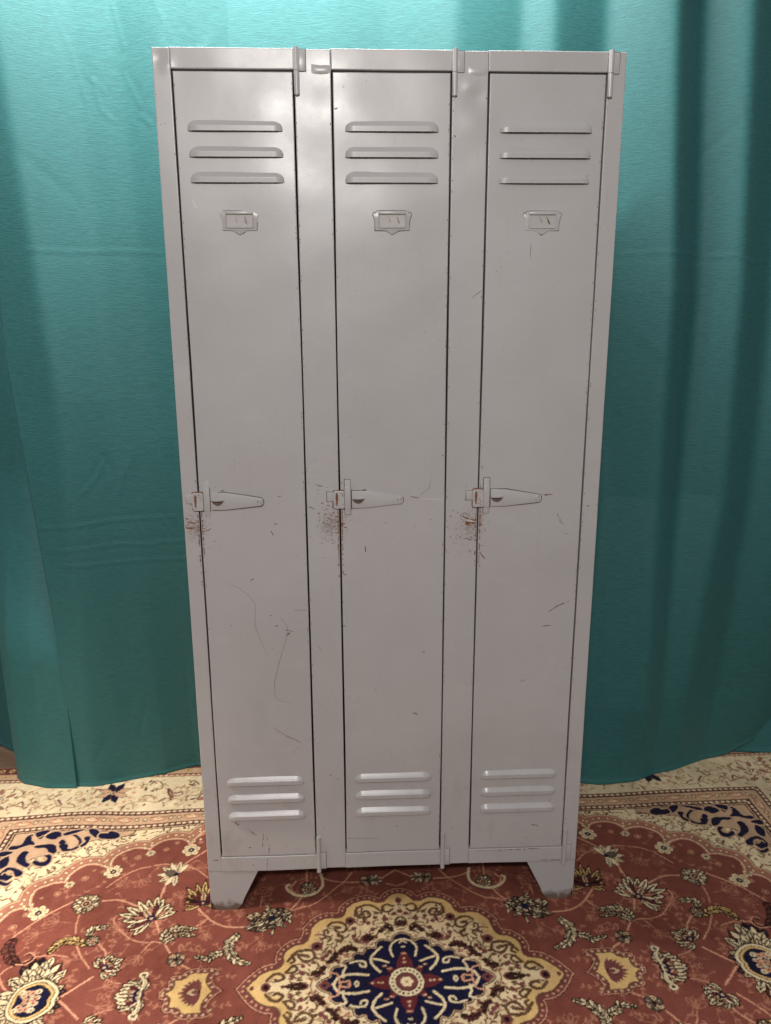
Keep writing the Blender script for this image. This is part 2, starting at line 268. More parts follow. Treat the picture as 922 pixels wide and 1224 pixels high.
# ------------------------------------------------------------------ carpet pattern (painted in the carpet's own plane, millimetres)
CARPET = [["SC",[[[-982,214],[-976,233],[-966,234],[-955,262],[-934,274],[-913,271],[-901,255]],[[-905,276],[-916,293],[-921,322],[-914,342],[-896,352],[-879,360],[-857,361]],[[-852,359],[-852,379],[-842,403],[-824,422],[-800,426],[-773,416],[-764,409],[-754,395]],[[-748,406],[-755,424],[-751,450],[-734,469],[-709,483],[-687,483],[-668,477]],[[-664,471],[-659,487],[-640,506],[-616,514],[-586,511],[-568,499],[-561,483]],[[-552,483],[-553,498],[-542,517],[-527,529]]]],["O","p",[-927,213],9],["O","p",[-859,320],9],["O","p",[-838,344],7],["O","p",[-894,308],4],["O","p",[-808,372],9],["O","p",[-769,394],6],["O","p",[-793,402],4],["O","p",[-688,443],9],["O","p",[-724,443],7],["O","p",[-620,470],8],["O","p",[-596,496],6],["O","p",[-766,396],6],["O","p",[-913,254],7],["O","p",[-531,494],6],["R",[-884,257],22],["R",[-840,352],11],["R",[-741,392],22],["R",[-658,458],11],["R",[-552,463],22],["L","p",4.5,[[-862,248],[-845,263],[-821,281]]],["L","p",4,[[-912,183],[-898,204],[-880,229],[-860,250]]],["L","p",4.5,[[-743,286],[-703,287],[-681,280],[-651,264]]],["L","p",4.5,[[-596,277],[-595,301],[-592,328]]],["L","p",3,[[-779,243],[-778,215],[-771,185]]],["L","p",4,[[-893,58],[-877,38],[-863,28]]],["L","p",3,[[-899,74],[-890,90],[-865,104],[-839,118],[-821,120]]],["L","p",2.5,[[-822,122],[-792,120],[-763,111]]],["L","p",3.5,[[-749,134],[-733,109],[-713,85]]],["L","p",4,[[-701,141],[-685,123],[-679,109]]],["L","p",4.5,[[-733,14],[-718,28],[-700,44]]],["L","p",4.5,[[-730,-24],[-709,-37],[-695,-43]]],["L","p",2.5,[[-672,53],[-648,39],[-623,32]]],["L","p",2.5,[[-649,-32],[-636,-27],[-620,-22]]],["L","p",4.5,[[-584,199],[-579,187]]],["L","p",4,[[-554,139],[-542,121]]],["L","p",4,[[-513,82],[-487,67]]],["L","p",3,[[-566,143],[-583,146],[-601,144],[-634,155],[-663,182],[-688,213],[-690,230],[-679,236],[-669,227],[-680,223]]],["L","p",2.5,[[-583,144],[-593,131],[-600,114]]],["L","p",4,[[-506,-73],[-487,-61]]],["L","p",4,[[-510,267],[-487,238],[-466,216]]],["L","p",3,[[-466,216],[-478,199],[-488,191]]],["L","p",4.5,[[-488,241],[-464,213],[-438,193],[-409,182],[-374,180]]],["L","p",4.5,[[-272,223],[-254,248],[-238,279]]],["L","p",3,[[-263,227],[-234,236],[-215,239]]],["L","p",3,[[-242,236],[-216,241],[-183,266],[-150,302],[-136,315],[-115,351]]],["L","p",4,[[-184,330],[-167,322],[-136,316],[-92,315]]],["L","p",4,[[-233,351],[-230,316]]],["L","p",4,[[-232,356],[-231,312]]],["L","p",4,[[-29,333],[-4,351],[29,369]]],["L","p",3,[[-27,306],[-1,295]]],["L","p",5,[[-265,314],[-271,305],[-263,285],[-243,276]]],["L","p",4,[[-567,394],[-547,420],[-515,454]]],["L","p",3,[[-742,333],[-709,374],[-675,397],[-646,404]]],["L","p",3.5,[[-625,408],[-607,410],[-590,405]]],["L","p",4,[[-592,318],[-594,336]]],["L","p",3,[[-549,397],[-519,384],[-489,356]]],["L","p",2.5,[[-341,276],[-341,245]]],["G",[-673,189],120,30],["G",[-603,108],250,34],["G",[-823,225],170,40],["G",[-858,190],200,40],["G",[-754,101],190,36],["G",[-661,25],20,34],["G",[-656,-17],60,30],["G",[-544,282],100,32],["G",[-662,358],300,34],["G",[-716,334],40,34],["G",[-523,389],20,30],["G",[-390,213],80,22],["G",[-328,131],270,34],["G",[-459,167],260,26],["G",[-317,308],200,40],["G",[-140,282],30,28],["G",[-212,219],300,28],["G",[-813,118],0,20],["F","lotus",[-615,235],[-656,285],95,9],["F","oval",[-775,280],[-814,283],62,12],["F","lotus",[-665,82],[-639,103],80,8],["F","lotusg",[-589,5],[-627,2],105,9],["F","big",[-807,7],[-744,18],175,13],["F","feather",[-310,204],[-368,182],90,15],["F","lotusr",[-487,286],[-491,350],75,9],["F","bud",[-587,375],[-630,387],58,8],["F","lotusr",[-678,-58],[-644,-44],70,7],["F","berry",[-518,92],[-503,98],44,6],["F","berry",[-75,321],[-61,320],44,6],["F","bud",[-51,322],[-30,323],30,6],["F","oval",[-224,295],[-241,289],50,8],["A","c",26,[[-561,146],[-556,171],[-536,183],[-514,183],[-490,182]]],["A","c",22,[[-558,143],[-537,159],[-516,165],[-491,162]]],["A","g",30,[[-732,147],[-760,159],[-785,161],[-802,148],[-809,131]]],["A","c",26,[[-740,172],[-733,193],[-704,201]]],["F","oval",[-724,157],[-710,163],34,8],["A","m",34,[[-909,179],[-910,151],[-896,123],[-878,105]]],["L","k",5,[[-878,105],[-859,102],[-847,111],[-843,120],[-853,129],[-862,124]]],["L","p",3,[[-877,101],[-855,99],[-842,109],[-841,121],[-855,132],[-866,126]]],["A","c",30,[[-384,160],[-399,135],[-397,108],[-380,84],[-355,71]]],["A","c",24,[[-411,109],[-431,102],[-444,92],[-472,97]]],["A","c",24,[[-400,-79],[-379,-75],[-352,-70]]],["L","c",7,[[-195,348],[-189,309],[-204,284],[-230,274],[-257,278],[-278,296],[-282,310],[-276,314]]],["PEN",[[-398,1],[-414,13],[-425,31],[-421,46],[-411,56],[-426,65],[-460,66],[-471,67],[-484,62],[-491,57],[-496,50],[-514,49],[-523,38],[-522,19],[-534,13],[-538,2]]],["F","gl",[-461,0],[-499,1],58,9],["MED",[[[-375,0],[-366,13],[-353,30],[-332,52],[-310,64],[-292,67]],[[-292,67],[-293,86],[-284,110],[-260,130],[-241,135]],[[-240,135],[-235,157],[-238,161],[-223,185],[-202,205],[-176,214],[-152,212]],[[-152,212],[-147,232],[-127,254],[-100,265],[-73,268],[-48,257]],[[-48,257],[-36,273],[-15,286],[6,289],[26,289]]]],["NAV",[[[-199,0],[-188,14],[-169,23]],[[-169,23],[-168,38],[-159,48],[-144,51]],[[-144,52],[-135,63],[-120,66]],[[-120,67],[-118,79],[-106,86],[-95,83]],[[-95,83],[-90,94],[-80,100],[-67,97]],[[-67,97],[-64,114],[-48,122],[-29,116]],[[-29,116],[-22,131],[-6,139],[14,141]]]],["MQ",[["L","c",6,[[-161,-2],[-150,17],[-132,24],[-109,25],[-83,21]]],["L","c",5,[[-144,51],[-132,46],[-138,32],[-138,18]]],["L","c",5,[[-123,55],[-105,60],[-90,56],[-88,45],[-98,45],[-101,52]]],["L","c",6,[[-56,29],[-71,46],[-76,65],[-65,83],[-52,96]]],["L","c",5,[[-69,64],[-54,60],[-36,53]]],["L","c",5,[[-26,69],[-31,92],[-20,111],[-1,118]]],["L","p",5,[[-135,7],[-127,8],[-124,1],[-130,-2]]],["L","c",4,[[-115,-3],[-109,7],[-104,-3]]],["L","c",4,[[-8,107],[1,112],[6,98],[-3,95]]],["L","p",4,[[-160,30],[-150,26],[-147,11]]],["L","m",7,[[-190,0],[-179,8],[-167,-1]]],["L","o",5,[[-175,168],[-163,178],[-144,178],[-131,167],[-133,151],[-147,147],[-158,156],[-155,164],[-144,161]]],["L","o",5,[[-108,197],[-106,217],[-91,229],[-71,230],[-59,222],[-49,211]]],["L","o",5,[[-107,199],[-95,190],[-76,191],[-72,201],[-82,211],[-92,203],[-86,198]]],["L","o",5,[[-43,208],[-40,223],[-29,229],[-16,222]]],["L","o",5,[[-41,208],[-27,205],[-17,213]]],["L","o",5,[[-235,94],[-223,99],[-208,92],[-204,77],[-216,66],[-231,69],[-240,83],[-228,84],[-219,81]]],["L","o",4,[[-184,142],[-183,154],[-175,155],[-175,145]]],["L","o",4,[[-190,126],[-178,135],[-168,129],[-175,119]]],["L","o",4,[[-156,124],[-144,119],[-141,131],[-150,135]]],["L","o",3,[[-35,169],[-23,160],[-21,145]]],["L","o",3,[[-49,149],[-36,157]]],["L","o",5,[[-255,84],[-240,96],[-216,96]]],["L","o",5,[[-266,37],[-250,54],[-241,46],[-249,36],[-261,36]]],["L","o",6,[[-306,18],[-292,33],[-278,34],[-268,23],[-280,16],[-288,19]]],["L","o",5,[[-263,69],[-254,80],[-248,68],[-256,63]]],["D","m",13,[-120,181]],["D","m",13,[-200,107]],["D","m",13,[-85,123]],["D","m",13,[5,241]],["D","k",6,[-120,181]],["D","k",6,[-200,107]],["D","k",6,[-85,123]],["D","k",6,[5,241]],["D","k",6,[-163,70]],["D","m",11,[-307,1]],["D","m",11,[-224,-1]],["D","k",6,[-307,1]],["D","k",6,[-224,-1]],["D","m",6,[-177,79]],["D","m",6,[-186,72]],["D","m",6,[-113,133]],["D","m",6,[-112,157]],["D","m",6,[-77,172]],["D","m",6,[-1,206]],["D","m",6,[-14,198]],["D","m",6,[-170,90]],["D","m",6,[-229,34]],["D","m",6,[15,204]],["D","m",6,[-60,188]],["D","m",6,[-35,182]],["D","m",6,[-107,119]],["D","m",6,[-68,151]],["D","m",5,[-251,21]],["D","m",5,[-228,31]],["D","m",5,[-229,52]],["D","m",5,[-270,0]],["D","m",5,[-252,-8]],["D","m",5,[-338,1]],["A","m",20,[[-147,88],[-129,97],[-110,94]]],["A","m",20,[[-209,33],[-194,32],[-182,46]]],["A","m",22,[[-14,164],[3,167],[15,158]]],["A","m",16,[[-174,60],[-159,70],[-156,85]]],["A","m",14,[[-88,120],[-81,131],[-72,122]]],["A","m",16,[[-53,141],[-36,157],[-24,148]]],["A","m",12,[[-264,-2],[-247,4],[-230,6]]]]],["P","n",1,[[-1004,560],[-994,569],[-969,572],[-974,558],[-984,537]]],["P","n",1,[[-971,545],[-959,562],[-940,563],[-925,549],[-931,537],[-949,533]]],["P","n",1,[[-924,522],[-915,529],[-897,507],[-893,492],[-878,494],[-868,508],[-873,528],[-891,545],[-902,548],[-890,552],[-867,530],[-862,505],[-873,489],[-900,483],[-916,499]]],["P","n",1,[[-862,505],[-852,522],[-861,540],[-846,542],[-846,514],[-854,500]]],["P","n",1,[[-989,508],[-967,512],[-938,511],[-924,494],[-922,475],[-940,481],[-956,499],[-979,500]]],["P","n",1,[[-1012,452],[-1015,476],[-1009,490],[-996,485],[-995,465],[-985,446],[-971,434],[-975,425],[-994,435]]],["P","n",1,[[-1056,451],[-1048,469],[-1037,469],[-1030,440],[-1037,426],[-1045,425]]],["P","n",1,[[-1066,475],[-1068,494],[-1037,490],[-1049,478]]],["P","n",1,[[-1025,526],[-1023,551],[-1011,558],[-1008,537],[-991,516],[-1009,515],[-1036,502],[-1054,503],[-1051,515],[-1032,516]]],["P","n",1,[[-946,467],[-932,469],[-923,451],[-925,431],[-942,427],[-964,438],[-963,449],[-947,441],[-935,445],[-934,457]]],["P","n",1,[[-1035,399],[-1026,424],[-1004,422],[-981,409],[-977,396],[-989,390],[-1003,411],[-1020,416],[-1016,398],[-999,393],[-1007,376],[-1027,381]]],["P","n",1,[[-1024,375],[-1003,367],[-993,375],[-1000,358],[-1020,364]]],["P","n",1,[[-924,555],[-901,566],[-870,572],[-892,558],[-915,548]]],["P","n",1,[[-859,571],[-838,572],[-815,553],[-772,550],[-767,537],[-800,534],[-836,544]]],["P","n",1,[[-823,556],[-803,557],[-796,566],[-774,559],[-765,544],[-777,534],[-818,538]]],["L","b",4,[[-996,539],[-981,550],[-954,567]]],["L","b",5,[[-904,515],[-898,525],[-883,519],[-885,507],[-896,510]]],["L","b",4,[[-1055,532],[-1053,553],[-1034,546],[-1040,529]]],["L","b",4,[[-1010,550],[-990,523],[-962,517],[-934,520],[-919,494]]],["L","b",5,[[-1033,463],[-1038,482],[-1020,486]]],["L","b",4,[[-994,475],[-984,489],[-966,483],[-943,472]]],["L","b",4,[[-966,459],[-952,463],[-939,452],[-948,444]]],["L","b",4,[[-1028,399],[-1023,408],[-1010,398]]],["L","b",3,[[-921,509],[-937,535],[-920,544],[-890,552]]],["L","b",3,[[-917,489],[-901,478],[-866,486],[-849,504]]],["ROS",[-839,745],62],["L","m",3,[[-1133,746],[-1117,751],[-1117,769],[-1130,782]]],["L","t",3,[[-1181,785],[-1154,790],[-1126,782],[-1109,762],[-1108,744]]],["L","m",3,[[-1017,726],[-1007,737],[-1003,755]]],["L","m",3,[[-1144,688],[-1126,701],[-1096,696],[-1081,684]]],["L","m",4,[[-1111,709],[-1102,720],[-1089,696]]],["L","t",3,[[-1008,720],[-992,695],[-966,679],[-937,674],[-916,685]]],["L","m",5,[[-997,719],[-978,694]]],["L","t",3,[[-968,705],[-955,699],[-960,693]]],["L","t",3,[[-942,710],[-929,715],[-922,702],[-934,697]]],["L","t",3,[[-951,740],[-950,758],[-934,751],[-944,739]]],["L","t",3,[[-899,683],[-888,694],[-879,688]]],["L","t",3,[[-1060,747],[-1044,752],[-1030,733],[-1040,722]]],["L","t",3,[[-1069,706],[-1041,687],[-1010,668]]],["L","o",3,[[-737,781],[-727,800],[-712,799],[-697,779],[-700,760],[-722,762]]],["L","m",6,[[-676,759],[-663,745],[-654,715],[-669,734],[-676,759]]],["L","t",3,[[-658,751],[-646,763],[-621,761],[-612,736]]],["L","m",3,[[-638,738],[-632,743],[-626,731],[-632,728]]],["L","t",3,[[-760,698],[-726,701],[-689,693],[-671,710],[-642,708],[-604,694]]],["L","o",4,[[-690,699],[-675,713]]],["L","o",3,[[-614,786],[-602,798],[-584,778]]],["L","m",4,[[-576,709],[-568,727]]],["L","t",3,[[-796,665],[-782,687],[-763,698]]],["L","t",3,[[-758,663],[-762,692]]],["L","t",3,[[-770,784],[-753,770],[-745,782]]],["L","t",3,[[-1102,756],[-1086,779],[-1061,790]]],["L","m",3,[[-897,748],[-892,767],[-872,759]]],["D","t",6,[-1151,729]],["D","t",6,[-1171,754]],["D","t",6,[-1010,696]],["D","t",6,[-1082,730]],["D","t",6,[-978,766]],["D","t",6,[-1120,669]],["D","t",6,[-748,709]],["D","t",6,[-734,708]],["D","t",6,[-717,725]],["D","t",6,[-636,678]],["D","t",6,[-582,686]],["D","t",6,[-772,664]],["D","t",6,[-840,685]]]
RES = 1.25            # samples per millimetre
UW, VH = 1460, 925    # quarter of the carpet
class Cv:
    def __init__(s, w, h, col):
        s.w = int(w*RES); s.h = int(h*RES); s.A = np.empty((s.h, s.w, 3), np.float32); s.A[:] = col
    def win(s, x0, y0, x1, y1):
        i0 = max(0, int((x0+UW)*RES)); i1 = min(s.w, int((x1+UW)*RES)+2); j0 = max(0, int(y0*RES)); j1 = min(s.h, int(y1*RES)+2)
        if i1 <= i0 or j1 <= j0: return None
        X, Y = np.meshgrid((np.arange(i0, i1)+.5)/RES-UW, (np.arange(j0, j1)+.5)/RES)
        return (slice(j0, j1), slice(i0, i1)), X, Y
    def blend(s, sl, a, col):
        a = a[..., None]; s.A[sl] = s.A[sl]*(1-a)+np.array(col, np.float32)*a
def catmull(P, k=6, closed=False):
    P = np.array(P, float); n = len(P)
    if n < 3: return P
    out = []
    for i in range(n if closed else n-1):
        p1 = P[i]; p2 = P[(i+1) % n]
        p0 = P[i-1] if (i or closed) else p1; p3 = P[(i+2) % n] if (closed or i+2 < n) else p2
        for t in np.arange(k)/k:
            out.append(.5*(2*p1+(p2-p0)*t+(2*p0-5*p1+4*p2-p3)*t*t+(3*p1-p0-3*p2+p3)*t**3))
    if not closed: out.append(P[-1])
    return np.array(out)
def segdist(X, Y, P, closed=False):
    D = np.full(X.shape, 1e9)
    n = len(P)
    for i in range(n if closed else n-1):
        a = P[i]; b = P[(i+1) % n]; d = b-a; L = d@d+1e-9
        t = np.clip(((X-a[0])*d[0]+(Y-a[1])*d[1])/L, 0, 1)
        D = np.minimum(D, (X-a[0]-t*d[0])**2+(Y-a[1]-t*d[1])**2)
    return np.sqrt(D)
def inside(X, Y, P):
    r = np.zeros(X.shape, bool); n = len(P)
    for i in range(n):
        x1, y1 = P[i]; x2, y2 = P[(i+1) % n]
        if y1 == y2: continue
        r ^= ((y1 > Y) != (y2 > Y)) & (X < (x2-x1)*(Y-y1)/(y2-y1)+x1)
    return r
PAL = dict(r=(.185, .060, .045), k=(.022, .011, .009), c=(.67, .53, .33), g=(.58, .38, .16), n=(.014, .015, .036), m=(.15, .052, .048),
           p=(.55, .27, .17), w=(.11, .026, .030), o=(.105, .058, .032), t=(.42, .27, .15), b=(.50, .32, .20), q=(.34, .145, .095),
           d=(.115, .085, .065), e=(.66, .53, .34), s=(.30, .24, .17))
cv = Cv(UW, VH, PAL['e'])
def poly(P, col, smooth=True, edge=None, ew=2.0):
    P = catmull(P, 5, True) if smooth else np.array(P, float)
    w = cv.win(P[:, 0].min()-5, P[:, 1].min()-5, P[:, 0].max()+5, P[:, 1].max()+5)
    if w is None: return
    sl, X, Y = w; d = segdist(X, Y, P, True); sd = np.where(inside(X, Y, P), -d, d)
    if ew < 0: cv.blend(sl, np.clip(.5-(sd-5)*RES, 0, 1), PAL[edge]); cv.blend(sl, np.clip(.5-(sd-1)*RES, 0, 1), PAL[col]); return
    if edge: cv.blend(sl, np.clip(.5-(sd-ew/2)*RES, 0, 1), PAL[edge])
    cv.blend(sl, np.clip(.5-(sd+(ew/2 if edge else 0))*RES, 0, 1), PAL[col] if isinstance(col, str) else col)
def line(P, col, w, smooth=True, taper=False):
    P = catmull(P, 6) if smooth else np.array(P, float)
    if w is None or len(P) < 2: return
    q = cv.win(P[:, 0].min()-w, P[:, 1].min()-w, P[:, 0].max()+w, P[:, 1].max()+w)
    if q is None: return
    sl, X, Y = q; cv.blend(sl, np.clip(.5-(segdist(X, Y, P)-w/2)*RES, 0, 1), PAL[col])
def dot(c, r, col, ry=None):
    ry = ry or r; q = cv.win(c[0]-r-2, c[1]-ry-2, c[0]+r+2, c[1]+ry+2)
    if q is None: return
    sl, X, Y = q; d = (np.hypot((X-c[0])/r, (Y-c[1])/ry)-1)*min(r, ry)
    cv.blend(sl, np.clip(.5-d*RES, 0, 1), PAL[col])
def bands(P, spec, fill=None):
    """closed outline with inset bands [(depth, colour)...]"""
    P = np.array(P, float)
    sl, X, Y = cv.win(P[:, 0].min()-4, P[:, 1].min()-4, P[:, 0].max()+4, P[:, 1].max()+4)
    d = segdist(X, Y, P, True); sd = np.where(inside(X, Y, P), -d, d)
    for dep, col in spec: cv.blend(sl, np.clip(.5-(sd+dep)*RES, 0, 1), PAL[col])
def petal(base, ang, L, w, col, edge='k', ew=1.6, streak=None):
    b = np.array(base, float); d = np.array([math.cos(ang), math.sin(ang)]); n = np.array([-d[1], d[0]])
    P = [b+d*L*t+n*w*s for t, s in ((0, .10), (.3, .42), (.6, .5), (.82, .28), (1, 0), (.82, -.28), (.6, -.5), (.3, -.42), (0, -.10))]
    poly(P, col, False, edge, ew)
    if streak: line([b+d*L*.25, b+d*L*.78], streak, max(1.2, w*.22), False)
def palmette(kind, c, tip, wid, n):
    c = np.array(c, float); tip = np.array(tip, float); dv = tip-c; L = np.hypot(*dv); a0 = math.atan2(dv[1], dv[0]); d = dv/L
    base = c-d*L*.35
    rr = random.Random(int(c[0]*7+c[1]))
    nn = np.array([-d[1], d[0]])
    if kind in ('lotus', 'lotusr', 'lotusg'):
        cc = 'g' if kind == 'lotusr' else 'c'; n += 4
        for k in sorted(range(n), key=lambda k: -abs(k-(n-1)/2)):
            t = (k/(n-1)-.5)*2; an = a0+t*1.9+rr.uniform(-.06, .06)
            PL = L*1.36*(1-.20*abs(t))*rr.uniform(.82, 1.12); PL = min(PL, wid*.62/max(.25, abs(math.sin(t*1.9)))) if abs(t) > .3 else PL
            petal(base, an, PL, wid*.21, cc, 'k', 3, 'k' if kind != 'lotusg' else 'd')
        for k in range(9):
            t = (k/8-.5)*2; petal(base, a0+t*1.5, L*.80*rr.uniform(.85, 1.1), wid*.12, ('q', 'e', 'w')[k % 3] if kind != 'lotusr' else ('w', 'k', 'w')[k % 3], 'k', 2.2)
        petal(base, a0, L*.66, wid*.2, 'b', 'k', 2.2, 'k')
        dot(base+d*4, wid*.10, 'n'); dot(base+d*2, wid*.045, 'b')
        if kind == 'lotusg':
            for s in (-1, 1):
                m_ = nn*s; line([base, base+m_*wid*.28-d*4, base+m_*wid*.46+d*6, base+m_*wid*.50-d*8, base+m_*wid*.40-d*8], 'k', 7); line([base, base+m_*wid*.28-d*4, base+m_*wid*.46+d*6, base+m_*wid*.50-d*8, base+m_*wid*.40-d*8], 'e', 4.5)
    elif kind == 'oval':
        for ring, (f, nk) in enumerate(((1.0, 15), (.72, 13))):
            for i in range(nk):
                t = 2*math.pi*(i+.5*ring)/nk; q = c+d*math.cos(t)*L*.62*f+nn*math.sin(t)*wid*.36*f
                petal(q-(q-c)*.35, math.atan2(*((q-c)[::-1]))+rr.uniform(-.3, .3), wid*rr.uniform(.26, .38), wid*.17, 'c' if (i+ring) % 4 else 's', 'k', 2.4, 'o' if i % 2 else None)
        dot(c, wid*.24, 'k'); dot(c, wid*.19, 'b'); dot(c, wid*.13, 'k'); dot(c, wid*.05, 'p')
    elif kind == 'berry':
        for i in range(n):
            t = 2*math.pi*i/n+.4; q = c+np.array([math.cos(t), math.sin(t)])*wid*.27
            dot(q, wid*.2+1, 'k'); dot(q, wid*.17, 'd' if i % 2 else 'b'); dot(q, wid*.08, 'k'); dot(q, wid*.04, 'e')
        dot(c, wid*.12, 'k')
    elif kind == 'bud':
        for k in range(n):
            t = (k/(n-1)-.5)*2; petal(base, a0+t*1.9, L*1.2*(1-.15*abs(t)), wid*.26, 'e', 'k', 1.5, 'o' if k % 2 else None)
        poly([base-d*5, base+d*L*.35+np.array([-d[1], d[0]])*wid*.2, base+d*L*.75, base+d*L*.35-np.array([-d[1], d[0]])*wid*.2], 'd', True, 'k', 2)
        dot(base, wid*.1, 'n')
    elif kind == 'feather':
        nn = np.array([-d[1], d[0]])
        for k in range(26): t = rr.random(); s = rr.uniform(-.8, .8); dot(c+d*L*(1-2*t)*.7+nn*s*wid*.38*(math.sin(math.pi*min(1, .12+t*.8))), 11, 'k')
        for k in range(120):
            t = rr.random(); s = rr.uniform(-1, 1); pos = c+d*L*(1-2*t)*.8+nn*s*wid*.40*(math.sin(math.pi*min(1, .12+t*.8)))
            petal(pos, a0+rr.uniform(-1.1, 1.1)+s*1.0, rr.uniform(12, 26), rr.uniform(5, 8), rr.choice(['c', 's', 'e', 'e', 'd']), 'k', 2.2)
        dot(c, wid*.10, 'n')
    elif kind == 'big':
        for ring, (ra, ln, wd, k) in enumerate(((.46, 40, 24, 17), (.40, 40, 20, 19), (.31, 36, 18, 19), (.25, 26, 14, 17))):
            for i in range(k):
                t = 2*math.pi*(i+.5*ring)/k+rr.uniform(-.08, .08); q = c+d*math.cos(t)*L*1.25*ra+nn*math.sin(t)*wid*ra*.95
                an = math.atan2(*((q-c)[::-1]))+rr.uniform(-.35, .35)
                col = 'c'
                if ring == 0: col = ('n', 'c', 'w', 'c', 'n', 'k')[i % 6]
                petal(q, an, ln*rr.uniform(.75, 1.1), wd*rr.uniform(.8, 1.1), col, 'k', 2.6, ('o', 'k', None)[i % 3])
        tp = lambda f: [c+d*L*.95*f, c+d*L*.35*f+nn*wid*.27*f, c-d*L*.45*f+nn*wid*.22*f, c-d*L*.72*f, c-d*L*.45*f-nn*wid*.22*f, c+d*L*.35*f-nn*wid*.27*f]
        for f, col in ((1, 'k'), (.94, 'c'), (.82, 'k'), (.78, 'g'), (.68, 'k'), (.64, 'n')): poly(tp(f), col)
        for i in range(22):
            q = c+d*rr.uniform(-1, 1)*L*.36+nn*rr.uniform(-1, 1)*wid*.12; dot(q, rr.uniform(4, 8), rr.choice(['b', 'p', 'e'])); dot(q, 2.4, 'w')
    elif kind == 'gl':
        for k in range(11):
            t = (k/10-.5)*2; petal(base, a0+t*1.25, L*1.25*(1-.2*abs(t)), wid*.2, 'm', 'm', .5)
        petal(base, a0, L*.8, wid*.34, 'b', 'k', 2); petal(base, a0, L*.5, wid*.16, 'm', 'k', 1.2)
def leaf(col, w, P):
    P = catmull(P, 6); n = len(P); d = np.gradient(P, axis=0); ang = np.arctan2(d[:, 1], d[:, 0]); rr = random.Random(int(P[0][0]))
    L = np.hypot(*(np.diff(P, axis=0).T)).sum(); k = max(6, int(L/6.5))
    for j in range(k+1):
        t = j/k; i = min(n-1, int(t*(n-1))); env = math.sin(math.pi*(.16+.78*t))**.6
        for s_ in (-1, 1):
            petal(P[i], ang[i]+s_*rr.uniform(.45, .8)*(1.15-.5*t), w*.78*env*rr.uniform(.8, 1.15), w*.30, col, 'k', 2.4, 'o' if rr.random() < .35 else None)
    line(P, 'k', 2.6 if w > 18 else 1.8, False)
def tulip(c, ang, s):
    c = np.array(c, float); a = R(ang)
    for t in (-.75, -.25, .25, .75):
        d = np.array([math.cos(a+t), math.sin(a+t)]); nn = np.array([-d[1], d[0]])
        line([c, c+d*s*.45+nn*s*.16, c+d*s*.9, c+d*s*.5-nn*s*.13, c], 'q', 1.8)
    line([c-np.array([math.cos(a), math.sin(a)])*s*.8, c], 'q', 1.8)
def mirr(P): return [[-x, y] for x, y in P]

# ground colours: borders as nested frames, then the field
def frame(hu, hv, col):
    i = int(max(0, (UW-hu)*RES)); j = int(hv*RES); cv.A[:j, i:] = PAL[col]
cv.A[:] = PAL['t']
frame(1448, 912, 'm'); frame(1400, 872, 'b'); frame(1326, 842, 'k'); frame(1322, 839, 'q'); frame(1314, 826, 'k'); frame(1312, 824, 'e')
frame(1143, 650, 'k'); frame(1141, 648, 'm'); frame(1128, 634, 'k'); frame(1125, 631, 'b'); frame(1086, 591, 'k'); frame(1083, 589, 'm'); frame(1070, 576, 'k'); frame(1066, 573, 'b'); frame(1062, 569, 'k'); frame(1058, 566, 'c')
def along(hu, hv, step, fn):
    for k in range(int(hu/step)+1): fn((-hu+k*step+step/2, hv), 0)
    for k in range(int(hv/step)+1): fn((-hu, hv-k*step-step/2), 1)
along(1134.5, 641, 17, lambda c, v: dot(c, 4.2 if v else 6, 'e', 6 if v else 4.2))
along(1076.5, 582, 17, lambda c, v: dot(c, 4.2 if v else 6, 'e', 6 if v else 4.2))
along(1318, 832.5, 17, lambda c, v: dot(c, 3.5 if v else 5.5, 'e', 5.5 if v else 3.5))
def guard(c, v):
    k = int(abs(c[0]*3+c[1])) % 2
    sx, sy = (10, 22) if v else (22, 10)
    dot(c, sx+1.5, 'o', sy+1.5); dot(c, sx, 't' if k else 'p', sy); dot(c, sx*.55, 'c', sy*.55)
    if k: dot((c[0], c[1]+2), sx*.5, 'k', sy*.4)
    for s in (-1, 1):
        q = (c[0]+s*(0 if v else 36), c[1]+s*(36 if v else 0)); dot(q, 8, 'o'); dot(q, 6, 'b'); dot(q, 3, 'e')
        q2 = (q[0]+(0 if v else 12), q[1]+(12 if v else 8)); line([c, ((c[0]+q[0])/2+6, (c[1]+q[1])/2+8), q2], 'o', 1.8)
along(1105, 611, 96, guard)
def outer(c, v): dot(c, 12, 't'); dot(c, 8, 'g'); dot(c, 4, 'm')
along(1360, 858, 44, outer)
along(1425, 892, 30, lambda c, v: (dot(c, 9, 'g'), dot(c, 4, 'k')))
SH = CARPET
